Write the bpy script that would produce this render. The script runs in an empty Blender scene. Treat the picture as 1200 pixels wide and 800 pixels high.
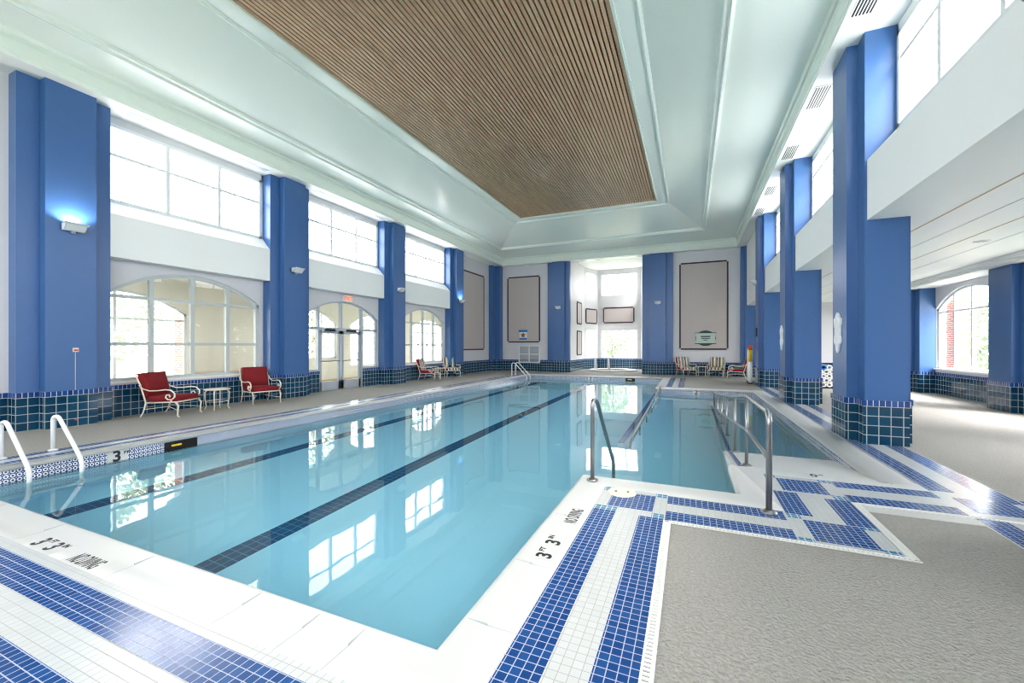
import bpy, math, random
from mathutils import Vector, Matrix
random.seed(7)
S = bpy.context.scene
# ------------------------------------------------------------------ camera, sky, exposure
cam_d = bpy.data.cameras.new('camera'); cam = bpy.data.objects.new('camera', cam_d)
S.collection.objects.link(cam); S.camera = cam
cam_d.sensor_width = 36; cam_d.lens = 485.5 / 1200 * 36
cam_d.shift_y = -0.0042 + 0.0; cam_d.clip_start = .05; cam_d.clip_end = 300
cam_d.shift_y = (405 - 400) / 1200.0
cam.location = (0, 0, 1.55); cam.rotation_euler = (math.pi / 2, 0, math.radians(23.29))
S.view_settings.view_transform = 'Standard'; S.view_settings.look = 'None'
S.view_settings.exposure = 0.66; S.view_settings.gamma = 1; S.view_settings.use_curve_mapping = False
SKY = 7.5
w = bpy.data.worlds.new('sky'); S.world = w; w.use_nodes = True
bg = w.node_tree.nodes['Background']; bg.inputs[0].default_value = (.97, .985, 1, 1); bg.inputs[1].default_value = SKY
S.cycles.max_bounces = 14; S.cycles.diffuse_bounces = 7; S.cycles.glossy_bounces = 5
S.cycles.transmission_bounces = 8; S.cycles.transparent_max_bounces = 24
S.cycles.caustics_refractive = True; S.cycles.caustics_reflective = True; S.cycles.blur_glossy = 1.0
S.cycles.sample_clamp_indirect = 12; S.cycles.filter_width = 1.1

sd = bpy.data.lights.new('sun', 'SUN'); sd.energy = 9.0; sd.angle = math.radians(30); sd.color = (1, .975, .94)
so = bpy.data.objects.new('sun', sd); S.collection.objects.link(so); so.rotation_euler = Vector((-.62, .30, -.72)).to_track_quat('-Z', 'Y').to_euler()
def portal(cx, cy, cz, sx, sz, nx, ny):
    """sky portal filling one window opening; only guides the sky light through that opening"""
    d = bpy.data.lights.new('window_portal', 'AREA'); d.shape = 'RECTANGLE'; d.size = sx; d.size_y = sz
    d.cycles.is_portal = True
    o = bpy.data.objects.new('window_portal', d); S.collection.objects.link(o)
    o.location = (cx, cy, cz)
    o.rotation_euler = Vector((nx, ny, 0)).to_track_quat('-Z', 'Z').to_euler()
YC = [-.93, 3.97, 8.87, 13.72, 18.6]       # pier centres along the hall
BAYS = [(YC[i] + .68, YC[i + 1] - .68) for i in range(4)]
for i, (a, b) in enumerate(BAYS):
    c = (a + b) / 2
    if i > 0: portal(-11.5, c, 5.52, 3.35, 1.65, 1, 0)
    portal(2.97, c, 5.65, 3.35, 1.5, -1, 0)
    portal(7.55, c, 2.0, 3.3, 2.4, -1, 0)
    if i > 0: portal(-14.3, c, 2.0, 3.3, 2.4, 1, 0)
portal(7.55, 21.0, 2.0, 3.3, 2.4, -1, 0)  # portal for the added window at the aisle's far end
portal(-4.43, 28.75, 3.6, 2.7, 5.4, 0, -1)
for x in (-9.0, -4.3, .4): portal(x, -3.75, 4.4, 3.4, 3.6, 0, 1)  # portals for the added windows behind the camera

# ------------------------------------------------------------------ materials
def s2l(c): return tuple(((x / 255) / 12.92 if x <= 10 else (((x / 255) + .055) / 1.055) ** 2.4) for x in c) + (1,)
def mat(name, rgb, rough=.5, metal=0, spec=.5, emit=None, es=0):
    m = bpy.data.materials.new(name); m.use_nodes = True
    b = m.node_tree.nodes['Principled BSDF']
    b.inputs['Base Color'].default_value = s2l(rgb); b.inputs['Roughness'].default_value = rough
    b.inputs['Metallic'].default_value = metal; b.inputs['Specular IOR Level'].default_value = spec
    if emit: b.inputs['Emission Color'].default_value = s2l(emit); b.inputs['Emission Strength'].default_value = es
    return m
def N(m, t, **k):
    n = m.node_tree.nodes.new(t)
    for a, v in k.items(): setattr(n, a, v)
    return n
def L(m, a, b): m.node_tree.links.new(a, b)
def noise_tint(m, scale, amt, bump=0, bscale=None, dist=.01):
    """slight mottling of the base colour plus a fine bump"""
    b = m.node_tree.nodes['Principled BSDF']; col = b.inputs['Base Color'].default_value[:]
    tc = N(m, 'ShaderNodeTexCoord'); n = N(m, 'ShaderNodeTexNoise'); n.inputs['Scale'].default_value = scale
    n.inputs['Detail'].default_value = 5
    L(m, tc.outputs['Object'], n.inputs['Vector'])
    mx = N(m, 'ShaderNodeMix', data_type='RGBA')
    mx.inputs[6].default_value = tuple(c * (1 - amt) for c in col[:3]) + (1,)
    mx.inputs[7].default_value = tuple(min(1, c * (1 + amt)) for c in col[:3]) + (1,)
    L(m, n.outputs['Fac'], mx.inputs[0]); L(m, mx.outputs[2], b.inputs['Base Color'])
    if bump:
        n2 = N(m, 'ShaderNodeTexNoise'); n2.inputs['Scale'].default_value = bscale or scale
        n2.inputs['Detail'].default_value = 3
        L(m, tc.outputs['Object'], n2.inputs['Vector'])
        bp = N(m, 'ShaderNodeBump'); bp.inputs['Strength'].default_value = bump; bp.inputs['Distance'].default_value = dist
        L(m, n2.outputs['Fac'], bp.inputs['Height']); L(m, bp.outputs['Normal'], b.inputs['Normal'])
    return m
def tile(name, c1, c2, grout, w, h, mort=.05, rough=.12, bump=.4, off=0, voff=0, uoff=0):
    """rectangular tiles laid in metres over the UV map"""
    m = mat(name, c1, rough); b = m.node_tree.nodes['Principled BSDF']
    uv = N(m, 'ShaderNodeUVMap'); uv.uv_map = 'UVMap'
    mp = N(m, 'ShaderNodeMapping'); mp.inputs['Location'].default_value = (uoff, voff, 0)
    L(m, uv.outputs[0], mp.inputs[0])
    t = N(m, 'ShaderNodeTexBrick'); t.offset = off; t.squash = 1
    t.inputs['Scale'].default_value = 1; t.inputs['Brick Width'].default_value = w; t.inputs['Row Height'].default_value = h
    t.inputs['Mortar Size'].default_value = mort * min(w, h); t.inputs['Mortar Smooth'].default_value = .1
    t.inputs['Color1'].default_value = s2l(c1); t.inputs['Color2'].default_value = s2l(c2)
    t.inputs['Mortar'].default_value = s2l(grout); t.inputs['Bias'].default_value = 0
    L(m, mp.outputs[0], t.inputs['Vector']); L(m, t.outputs['Color'], b.inputs['Base Color'])
    r = N(m, 'ShaderNodeMapRange'); r.inputs[3].default_value = rough; r.inputs[4].default_value = .8
    L(m, t.outputs['Fac'], r.inputs[0]); L(m, r.outputs[0], b.inputs['Roughness'])
    bp = N(m, 'ShaderNodeBump'); bp.invert = True; bp.inputs['Strength'].default_value = bump; bp.inputs['Distance'].default_value = .003
    L(m, t.outputs['Fac'], bp.inputs['Height']); L(m, bp.outputs['Normal'], b.inputs['Normal'])
    return m
M = {}
M['blue'] = noise_tint(mat('blue_paint', (56, 96, 150), .33), 1.2, .05)
M['wall'] = noise_tint(mat('wall_paint', (206, 205, 209), .55), 1.0, .02)
M['white'] = noise_tint(mat('white_paint', (233, 234, 234), .5), 1.0, .015)
M['ceil'] = noise_tint(mat('ceiling_gloss_paint', (226, 234, 226), .25), .7, .015, bump=.03, bscale=2.5, dist=.02)
M['soffit'] = mat('soffit_paint', (232, 234, 228), .4)
M['frame'] = mat('window_frame_white', (220, 224, 226), .35)
M['frame_g'] = mat('window_frame_grey', (184, 190, 190), .4)
M['louvre'] = mat('louvre_grey', (176, 180, 184), .5)
M['channel'] = mat('drain_channel', (84, 86, 88), .7)
M['alu'] = mat('door_frame_aluminium', (176, 184, 196), .35, .3)
M['steel'] = mat('brushed_steel', (150, 150, 152), .28, .9)
M['steel_w'] = mat('white_coated_rail', (238, 240, 242), .25)
M['dark'] = mat('dark_metal', (28, 28, 32), .4)
M['black'] = mat('black_backing', (14, 12, 12), .8)
M['panel'] = noise_tint(mat('acoustic_fabric', (188, 177, 174), .9), 6, .03, bump=.15, bscale=300, dist=.002)
M['panel_edge'] = mat('panel_dark_trim', (56, 42, 46), .6)
M['coping'] = noise_tint(mat('white_coping_stone', (206, 205, 203), .38), 3, .015, bump=.05, bscale=60, dist=.002)
M['deck'] = noise_tint(mat('grey_textured_deck', (164, 160, 154), .85), 42, .3, bump=1.0, bscale=46, dist=.03)
M['plaster'] = noise_tint(mat('pool_plaster', (230, 244, 255), .6), 1.5, .02)
M['mosaic_w'] = tile('white_mosaic', (208, 209, 208), (202, 204, 203), (168, 166, 162), .0525, .0525, .045, .2, .3)
M['mosaic_b'] = tile('cobalt_mosaic', (24, 66, 124), (34, 80, 140), (166, 176, 198), .0525, .0525, .05, .16, .3)
M['mosaic_t'] = tile('teal_mosaic', (72, 124, 160), (88, 140, 172), (196, 204, 212), .0525, .0525, .075, .16, .3)
M['teal'] = tile('teal_wall_tile', (6, 52, 80), (8, 64, 94), (158, 170, 172), .15, .15, .045, .1, .5)
M['cap'] = tile('cobalt_cap_tile', (16, 56, 118), (28, 74, 142), (196, 196, 190), .075, .2, .07, .12, .5, voff=.0)
M['lane'] = tile('navy_lane_tile', (14, 50, 88), (22, 62, 102), (96, 146, 172), .11, .11, .05, .3, .2)
M['red'] = noise_tint(mat('red_fabric', (122, 9, 21), .85), 30, .05, bump=.2, bscale=400, dist=.001)
M['iron'] = mat('cream_cast_aluminium', (226, 218, 204), .4)
M['grate'] = mat('white_plastic_grate', (226, 226, 222), .45)
M['brick'] = tile('red_brick', (160, 92, 78), (178, 112, 96), (206, 196, 186), .2, .07, .12, .8, .4, off=.5)
M['leaf'] = noise_tint(mat('leaf_green', (148, 166, 138), .7), 2, .2)
M['bark'] = mat('bark', (120, 104, 90), .9)
M['bay'] = mat('bay_wall_paint', (206, 205, 206), .6)
M['beige'] = mat('beige_wall', (224, 220, 206), .6)
M['orange'] = mat('orange_plastic', (228, 84, 30), .4)
M['yellow'] = mat('yellow_plastic', (238, 200, 34), .4)
M['foam'] = mat('white_foam', (242, 242, 240), .8)
M['foam_b'] = mat('blue_foam', (40, 120, 200), .8)
M['grass'] = noise_tint(mat('lawn', (150, 156, 138), .9), 1, .2)
M['text'] = mat('black_lettering', (30, 32, 40), .6)
M['woodbase'] = mat('oak_board', (196, 168, 128), .5)
M['glow'] = mat('lamp_tube', (255, 250, 240), .5, emit=(255, 248, 236), es=2)
# glass: thin pane
def glass_mat():
    m = bpy.data.materials.new('window_glass'); m.use_nodes = True; nt = m.node_tree; nt.nodes.clear()
    o = N(m, 'ShaderNodeOutputMaterial'); mx = N(m, 'ShaderNodeMixShader'); t = N(m, 'ShaderNodeBsdfTransparent')
    g = N(m, 'ShaderNodeBsdfGlossy'); g.inputs['Roughness'].default_value = .01
    f = N(m, 'ShaderNodeFresnel'); ge = N(m, 'ShaderNodeNewGeometry'); io = N(m, 'ShaderNodeMapRange')   # same reflectance from both faces
    io.inputs[3].default_value = 1.45; io.inputs[4].default_value = 1 / 1.45; L(m, ge.outputs['Backfacing'], io.inputs[0]); L(m, io.outputs[0], f.inputs[0])
    L(m, f.outputs[0], mx.inputs[0]); L(m, t.outputs[0], mx.inputs[1]); L(m, g.outputs[0], mx.inputs[2])
    L(m, mx.outputs[0], o.inputs[0]); return m
M['glass'] = glass_mat()
def water_mat():
    m = bpy.data.materials.new('pool_water'); m.use_nodes = True; nt = m.node_tree; nt.nodes.clear()
    o = N(m, 'ShaderNodeOutputMaterial')
    g = N(m, 'ShaderNodeBsdfRefraction'); g.inputs['IOR'].default_value = 1.333; g.inputs['Roughness'].default_value = 0
    g.inputs['Color'].default_value = (.66, .93, 1, 1)
    gl = N(m, 'ShaderNodeBsdfGlossy'); gl.inputs['Roughness'].default_value = .012
    f = N(m, 'ShaderNodeFresnel'); f.inputs[0].default_value = 1.333
    mx = N(m, 'ShaderNodeMixShader')
    tc = N(m, 'ShaderNodeTexCoord'); n = N(m, 'ShaderNodeTexNoise'); n.inputs['Scale'].default_value = 1.1; n.inputs['Detail'].default_value = 2
    L(m, tc.outputs['Object'], n.inputs['Vector'])
    bp = N(m, 'ShaderNodeBump'); bp.inputs['Strength'].default_value = .06; bp.inputs['Distance'].default_value = .06
    L(m, n.outputs['Fac'], bp.inputs['Height'])
    for x in (g, gl, f): L(m, bp.outputs['Normal'], x.inputs['Normal'])
    L(m, f.outputs[0], mx.inputs[0]); L(m, g.outputs[0], mx.inputs[1]); L(m, gl.outputs[0], mx.inputs[2])
    L(m, mx.outputs[0], o.inputs['Surface']); return m
M['water'] = water_mat()
def band_mat():
    """waterline tile: white tile with dark blue ring and diamond pattern"""
    m = mat('patterned_waterline_tile', (220, 228, 236), .15); b = m.node_tree.nodes['Principled BSDF']
    uv = N(m, 'ShaderNodeUVMap'); uv.uv_map = 'UVMap'
    v = N(m, 'ShaderNodeTexVoronoi', feature='F1'); v.inputs['Scale'].default_value = 17; v.inputs['Randomness'].default_value = 0
    L(m, uv.outputs[0], v.inputs['Vector'])
    s = N(m, 'ShaderNodeMath', operation='SINE'); k = N(m, 'ShaderNodeMath', operation='MULTIPLY'); k.inputs[1].default_value = 15
    L(m, v.outputs['Distance'], k.inputs[0]); L(m, k.outputs[0], s.inputs[0])
    g = N(m, 'ShaderNodeMath', operation='GREATER_THAN'); g.inputs[1].default_value = .05; L(m, s.outputs[0], g.inputs[0])
    mx = N(m, 'ShaderNodeMix', data_type='RGBA'); mx.inputs[6].default_value = s2l((232, 236, 240)); mx.inputs[7].default_value = s2l((46, 66, 122))
    L(m, g.outputs[0], mx.inputs[0]); L(m, mx.outputs[2], b.inputs['Base Color']); return m
M['band'] = band_mat()
def wood_mat():
    m = mat('ceiling_wood', (196, 160, 128), .5); b = m.node_tree.nodes['Principled BSDF']
    tc = N(m, 'ShaderNodeTexCoord'); mp = N(m, 'ShaderNodeMapping'); mp.inputs['Scale'].default_value = (11, .6, 3)
    L(m, tc.outputs['Object'], mp.inputs[0]); n = N(m, 'ShaderNodeTexNoise'); n.inputs['Scale'].default_value = 1.4; n.inputs['Detail'].default_value = 6
    L(m, mp.outputs[0], n.inputs['Vector'])
    mx = N(m, 'ShaderNodeMix', data_type='RGBA'); mx.inputs[6].default_value = s2l((158, 122, 94)); mx.inputs[7].default_value = s2l((206, 174, 142))
    L(m, n.outputs['Fac'], mx.inputs[0]); L(m, mx.outputs[2], b.inputs['Base Color']); return m
M['wood'] = wood_mat()
def stripes_mat():
    m = mat('striped_fabric', (200, 180, 160), .85); b = m.node_tree.nodes['Principled BSDF']
    tc = N(m, 'ShaderNodeTexCoord'); sp = N(m, 'ShaderNodeSeparateXYZ'); L(m, tc.outputs['Object'], sp.inputs[0])
    k = N(m, 'ShaderNodeMath', operation='MULTIPLY_ADD'); k.inputs[1].default_value = 3.2; k.inputs[2].default_value = .55; L(m, sp.outputs['Y'], k.inputs[0])
    fr = N(m, 'ShaderNodeMath', operation='FRACT'); L(m, k.outputs[0], fr.inputs[0])
    cr = N(m, 'ShaderNodeValToRGB'); cr.color_ramp.interpolation = 'CONSTANT'; L(m, fr.outputs[0], cr.inputs[0])
    cols = [(196, 160, 60), (236, 226, 200), (120, 178, 214), (120, 160, 90), (142, 14, 36), (236, 226, 200), (110, 150, 210), (142, 14, 36)]
    e = cr.color_ramp.elements
    for i in range(len(cols) - 2): e.new(.5)
    for i, c in enumerate(cols): e[i].position = i / len(cols) + .0001; e[i].color = s2l(c)
    L(m, cr.outputs[0], b.inputs['Base Color']); return m
M['stripe'] = stripes_mat()

# ------------------------------------------------------------------ mesh building
ORG = {}
class MB:
    def __init__(s): s.v = []; s.f = []; s.mi = []; s.sm = []; s.k = 0; s.smooth = False
    def add(s, vs, fs):
        o = len(s.v); s.v += [tuple(p) for p in vs]
        for f in fs: s.f.append([i + o for i in f]); s.mi.append(s.k); s.sm.append(s.smooth)
        return s
    def box(s, x0, x1, y0, y1, z0, z1):
        if x0 > x1: x0, x1 = x1, x0
        if y0 > y1: y0, y1 = y1, y0
        if z0 > z1: z0, z1 = z1, z0
        v = [(x, y, z) for z in (z0, z1) for y in (y0, y1) for x in (x0, x1)]
        return s.add(v, [(0, 2, 3, 1), (4, 5, 7, 6), (0, 1, 5, 4), (2, 6, 7, 3), (0, 4, 6, 2), (1, 3, 7, 5)])
    def quad(s, *p): return s.add(p, [tuple(range(len(p)))])
    def prism(s, poly, lo, hi, axis=2):
        """extrude a CCW polygon; axis 2: xy->z, axis 0: (y,z)->x, axis 1: (x,z)->y"""
        n = len(poly)
        def P(p, h): return (p[0], p[1], h) if axis == 2 else ((h, p[0], p[1]) if axis == 0 else (p[0], h, p[1]))
        v = [P(p, lo) for p in poly] + [P(p, hi) for p in poly]
        a = sum(poly[i][0] * poly[(i + 1) % n][1] - poly[(i + 1) % n][0] * poly[i][1] for i in range(n))
        flip = (a < 0) ^ (axis == 1) ^ (hi < lo)
        fs = [tuple(range(n))[::-1], tuple(range(n, 2 * n))] + [(i, (i + 1) % n, (i + 1) % n + n, i + n) for i in range(n)]
        if flip: fs = [f[::-1] for f in fs]
        return s.add(v, fs)
    def tube(s, pts, r, n=10, closed=False, cap=True, flat=1.0):
        pts = [Vector(p) for p in pts]; m = len(pts); rs = r if isinstance(r, (list, tuple)) else [r] * m
        rings = []; up = None
        for i, p in enumerate(pts):
            a = pts[(i - 1) % m] if (i > 0 or closed) else p; b = pts[(i + 1) % m] if (i < m - 1 or closed) else p
            t = (b - a).normalized()
            if up is None:
                up = Vector((0, 0, 1)) if abs(t.z) < .9 else Vector((1, 0, 0))
            sd = t.cross(up)
            if sd.length < 1e-5: sd = t.orthogonal()
            sd.normalize(); up = sd.cross(t).normalized()
            rings.append([p + (sd * math.cos(q) + up * math.sin(q) * flat) * rs[i] for q in [2 * math.pi * j / n for j in range(n)]])
        v = [q for rg in rings for q in rg]; fs = []
        for i in range(m if closed else m - 1):
            j = (i + 1) % m
            for k in range(n): fs.append((i * n + k, i * n + (k + 1) % n, j * n + (k + 1) % n, j * n + k))
        if cap and not closed: fs += [tuple(range(n))[::-1], tuple(range((m - 1) * n, m * n))]
        sm = s.smooth; s.smooth = True; s.add(v, [f[::-1] for f in fs]); s.smooth = sm; return s
    def lathe(s, prof, cx=0, cy=0, cz=0, n=24):
        v = [(cx + r * math.cos(2 * math.pi * j / n), cy + r * math.sin(2 * math.pi * j / n), cz + z) for r, z in prof for j in range(n)]
        fs = []
        for i in range(len(prof) - 1):
            for k in range(n): fs.append((i * n + k, i * n + (k + 1) % n, (i + 1) * n + (k + 1) % n, (i + 1) * n + k))
        fs += [tuple(range(n))[::-1], tuple(range((len(prof) - 1) * n, len(prof) * n))]
        sm = s.smooth; s.smooth = True; s.add(v, fs); s.smooth = sm; return s
    def build(s, name, mats, parent=None, origin=None, bevel=0, local=False):
        me = bpy.data.meshes.new(name)
        if origin is None:
            if parent is not None and not local:
                origin = ORG.get(parent.name, (0, 0, 0))
            else: origin = (0, 0, 0)
        ox, oy, oz = origin
        me.from_pydata([(x - ox, y - oy, z - oz) for x, y, z in s.v], [], s.f)
        if not isinstance(mats, (list, tuple)): mats = [mats]
        for m in mats: me.materials.append(M[m])
        me.polygons.foreach_set('material_index', s.mi); me.polygons.foreach_set('use_smooth', s.sm)
        uv = me.uv_layers.new(name='UVMap'); me.update()
        co = s.v
        for p in me.polygons:
            n = p.normal; ax = max(range(3), key=lambda i: abs(n[i]))
            for li in p.loop_indices:
                q = co[me.loops[li].vertex_index]
                uv.data[li].uv = (q[0], q[1]) if ax == 2 else ((q[1], q[2]) if ax == 0 else (q[0], q[2]))
        o = bpy.data.objects.new(name, me); S.collection.objects.link(o)
        if parent is not None: o.parent = parent
        else: o.location = (ox, oy, oz)
        ORG[o.name] = (ox, oy, oz)
        if bevel:
            b = o.modifiers.new('bevel', 'BEVEL'); b.width = bevel; b.segments = 2; b.limit_method = 'ANGLE'
        return o
def empty(name, loc, rz=0):
    o = bpy.data.objects.new(name, None); S.collection.objects.link(o); o.location = loc; o.rotation_euler = (0, 0, rz)
    o.empty_display_size = .1; ORG[o.name] = tuple(loc); o.matrix_world = Matrix.Translation(loc) @ Matrix.Rotation(rz, 4, 'Z'); return o
def tag(o, label, cat, group=None):
    o['label'] = label; o['category'] = cat
    if group: o['group'] = group
    return o
def struct(o): o['kind'] = 'structure'; return o
def copy_tree(o, parent=None):
    c = o.copy(); S.collection.objects.link(c); c.parent = parent
    for ch in list(o.children): copy_tree(ch, c)
    return c
def arc(cx, cz, r, a0, a1, n): return [(cx + r * math.cos(math.radians(a0 + (a1 - a0) * i / n)), cz + r * math.sin(math.radians(a0 + (a1 - a0) * i / n))) for i in range(n + 1)]

# arch geometry: opening from ya to yb, sill, spring height, rise
def arch_z(y, ya, yb, spring, rise):
    if rise <= 0: return spring
    h = (yb - ya) / 2; R = (h * h + rise * rise) / (2 * rise); d = y - (ya + yb) / 2
    return spring + rise - R + math.sqrt(max(0, R * R - d * d))
def arch_wall(m, x0, x1, y0, y1, z0, z1, ops):
    """wall slab x0..x1 from y0 to y1 with arched openings (ya, yb, sill, spring, rise)"""
    y = y0
    for (ya, yb, sill, spring, rise) in ops:
        if ya > y: m.box(x0, x1, y, ya, z0, z1)
        if sill > z0: m.box(x0, x1, ya, yb, z0, sill)
        n = 28 if rise > 0 else 1
        for i in range(n):
            a = ya + (yb - ya) * i / n; b = ya + (yb - ya) * (i + 1) / n
            za, zb = arch_z(a, ya, yb, spring, rise), arch_z(b, ya, yb, spring, rise)
            for x, d in ((x0, 1), (x1, 0)):
                q = [(x, a, za), (x, b, zb), (x, b, z1), (x, a, z1)]
                m.quad(*(q[::-1] if d else q))
            m.quad((x0, a, za), (x0, b, zb), (x1, b, zb), (x1, a, za))
            m.quad((x0, a, z1), (x1, a, z1), (x1, b, z1), (x0, b, z1))
        y = yb
    if y < y1: m.box(x0, x1, y, y1, z0, z1)
def arch_window(name, xw, ya, yb, sill, spring, rise, mull, bars, fr='frame', d=.05, wbar=.05, glassx=None, label=None):
    """one window: frame with arched head, mullions, bars; panes as one glass part"""
    root = empty(name, (xw, (ya + yb) / 2, sill)); struct(root)
    f = MB(); hb = wbar / 2
    n = 28
    def band(off0, off1):
        for i in range(n):
            a = ya + (yb - ya) * i / n; b = ya + (yb - ya) * (i + 1) / n
            za, zb = arch_z(a, ya, yb, spring, rise), arch_z(b, ya, yb, spring, rise)
            f.prism([(a, za - off1), (b, zb - off1), (b, zb - off0), (a, za - off0)], xw - d, xw + d, 0)
    if rise > 0: band(0, wbar)
    else: f.box(xw - d, xw + d, ya, yb, spring - wbar, spring)
    f.box(xw - d, xw + d, ya, ya + wbar, sill, spring); f.box(xw - d, xw + d, yb - wbar, yb, sill, spring)
    f.box(xw - d, xw + d, ya, yb, sill, sill + wbar)
    f.build('window_frame', fr, root)
    for y in mull:
        g = MB(); g.box(xw - d * .9, xw + d * .9, y - hb, y + hb, sill + wbar, arch_z(y, ya, yb, spring, rise) - wbar * .8); g.build('mullion', fr, root)
    for z in bars:
        g = MB(); g.box(xw - d * .7, xw + d * .7, ya + wbar, yb - wbar, z - hb * .8, z + hb * .8); g.build('transom', fr, root)
    g = MB(); pts = [(xw, ya + (yb - ya) * i / n, arch_z(ya + (yb - ya) * i / n, ya, yb, spring, rise)) for i in range(n + 1)]
    g.quad((xw, ya, sill), (xw, yb, sill), *pts[::-1]); g.build('glass', 'glass', root)
    return root

# ------------------------------------------------------------------ SHELL
WL = -11.42                      # left wall plane
Y0, Y1 = -3.6, 23.75             # near and far walls
SOF = 6.5
PX0, PX1, PY0, PY1 = -8.0, -1.15, 1.75, 21.1   # main pool
QX, QY0, QY1 = 2.0, 4.87, 16.2                   # shallow section on the right
WZ = -.20                                        # water level
# deck
m = MB()
def slab(x0, x1, y0, y1, z0=-.25, z1=0): m.box(x0, x1, y0, y1, z0, z1)
slab(-11.6, 7.7, Y0, PY0); slab(-11.6, PX0, PY0, Y1); slab(PX0, PX1, PY1, Y1); slab(PX1, 7.7, QY1, Y1)
slab(PX1, 7.7, PY0, QY0); slab(QX, 7.7, QY0, QY1)
slab(-7.2, -1.6, Y1, 29)         # floor of the far bay
slab(.5, QX, QY0, 6.05, -.3, 0)
struct(m.build('floor', 'deck'))
m = MB(); m.box(-14.4, -11.6, -4, 24, -.1, 0); struct(m.build('floor_corridor', 'beige'))
# pool basin
m = MB()
FZ = -1.25
m.quad((PX0, PY0, FZ), (PX1, PY0, FZ), (PX1, PY1, FZ), (PX0, PY1, FZ))
m.quad((PX1, QY0, FZ), (QX, QY0, FZ), (QX, QY1, FZ), (PX1, QY1, FZ))
T = -.02
m.quad((PX0, PY0, T), (PX0, PY0, FZ), (PX0, PY1, FZ), (PX0, PY1, T))
m.quad((PX0, PY1, T), (PX0, PY1, FZ), (PX1, PY1, FZ), (PX1, PY1, T))
m.quad((PX1, PY1, T), (PX1, PY1, FZ), (PX1, QY1, FZ), (PX1, QY1, T))
m.quad((PX1, QY1, T), (PX1, QY1, FZ), (QX, QY1, FZ), (QX, QY1, T))
m.quad((QX, QY1, T), (QX, QY1, FZ), (QX, QY0, FZ), (QX, QY0, T))
m.quad((.5, QY0, T), (.5, QY0, FZ), (PX1, QY0, FZ), (PX1, QY0, T))
m.quad((PX1, QY0, T), (PX1, QY0, FZ), (PX1, PY0, FZ), (PX1, PY0, T))
m.quad((PX1, PY0, T), (PX1, PY0, FZ), (PX0, PY0, FZ), (PX0, PY0, T))
struct(m.build('pool_basin', 'plaster'))
m = MB(); m.quad((PX0, PY0, WZ), (PX1, PY0, WZ), (PX1, PY1, WZ), (PX0, PY1, WZ)); m.quad((PX1, QY0, WZ), (QX, QY0, WZ), (QX, QY1, WZ), (PX1, QY1, WZ))
o = m.build('pool_water', 'water'); tag(o, 'clear turquoise water filling the indoor swimming pool', 'water')
# lane lines on the pool floor
for cx, lab in ((-4.35, 'dark navy tiled lane line on pool floor, nearer the camera'), (-7.05, 'dark navy tiled lane line on pool floor, nearer the left wall')):
    m = MB(); m.box(cx - .15, cx + .15, PY0 + .02, PY1 - 1.5, FZ, FZ + .006); m.box(cx - .45, cx + .45, PY1 - 1.5, PY1 - 1.2, FZ, FZ + .006)
    tag(m.build('lane_line', 'lane'), lab, 'lane line')
# patterned waterline band
m = MB(); B0, B1, t = -.34, -.03, .006
m.box(PX0, PX0 + t, PY0, PY1, B0, B1); m.box(PX0, PX1, PY1 - t, PY1, B0, B1); m.box(PX1 - t, PX1, QY1, PY1, B0, B1)
m.box(PX1, QX, QY1 - t, QY1, B0, -.04); m.box(QX - t, QX, 5.95, QY1, B0, -.02)
m.box(PX1, .5, QY0, QY0 + t, B0, -.1); m.box(PX1 - t, PX1, PY0, QY0, B0, B1); m.box(PX0, PX1, PY0, PY0 + t, B0, B1)
struct(m.build('trim_waterline', 'band'))
# ramp at the right with its nosing and blue edge strip
m = MB(); m.smooth = False
prof = [(6.05, 0), (14.3, -.98), (16.19, -.98), (16.19, FZ), (6.05, FZ)]
m.prism(prof, .56, QX - .008, 0)
m.prism([(QY0, 0), (6.05, 0), (14.3, -.98), (14.3, FZ), (QY0, FZ)], .5, .56, 0)
struct(m.build('pool_ramp', 'coping'))
m = MB(); m.prism([(6.05, .004), (14.3, -.976), (14.3, -.99), (6.05, -.01)], .565, .63, 0); m.build('trim_ramp_edge', 'mosaic_b'); struct(bpy.data.objects['trim_ramp_edge'])
m = MB(); m.box(-1.22, -1.10, 7.7, 16.19, FZ, -.28); struct(m.build('submerged_wall', 'plaster'))
m = MB(); m.box(-1.22, -1.10, 7.7, 16.19, -.28, -.27); struct(m.build('trim_submerged_wall', 'mosaic_b'))
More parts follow.
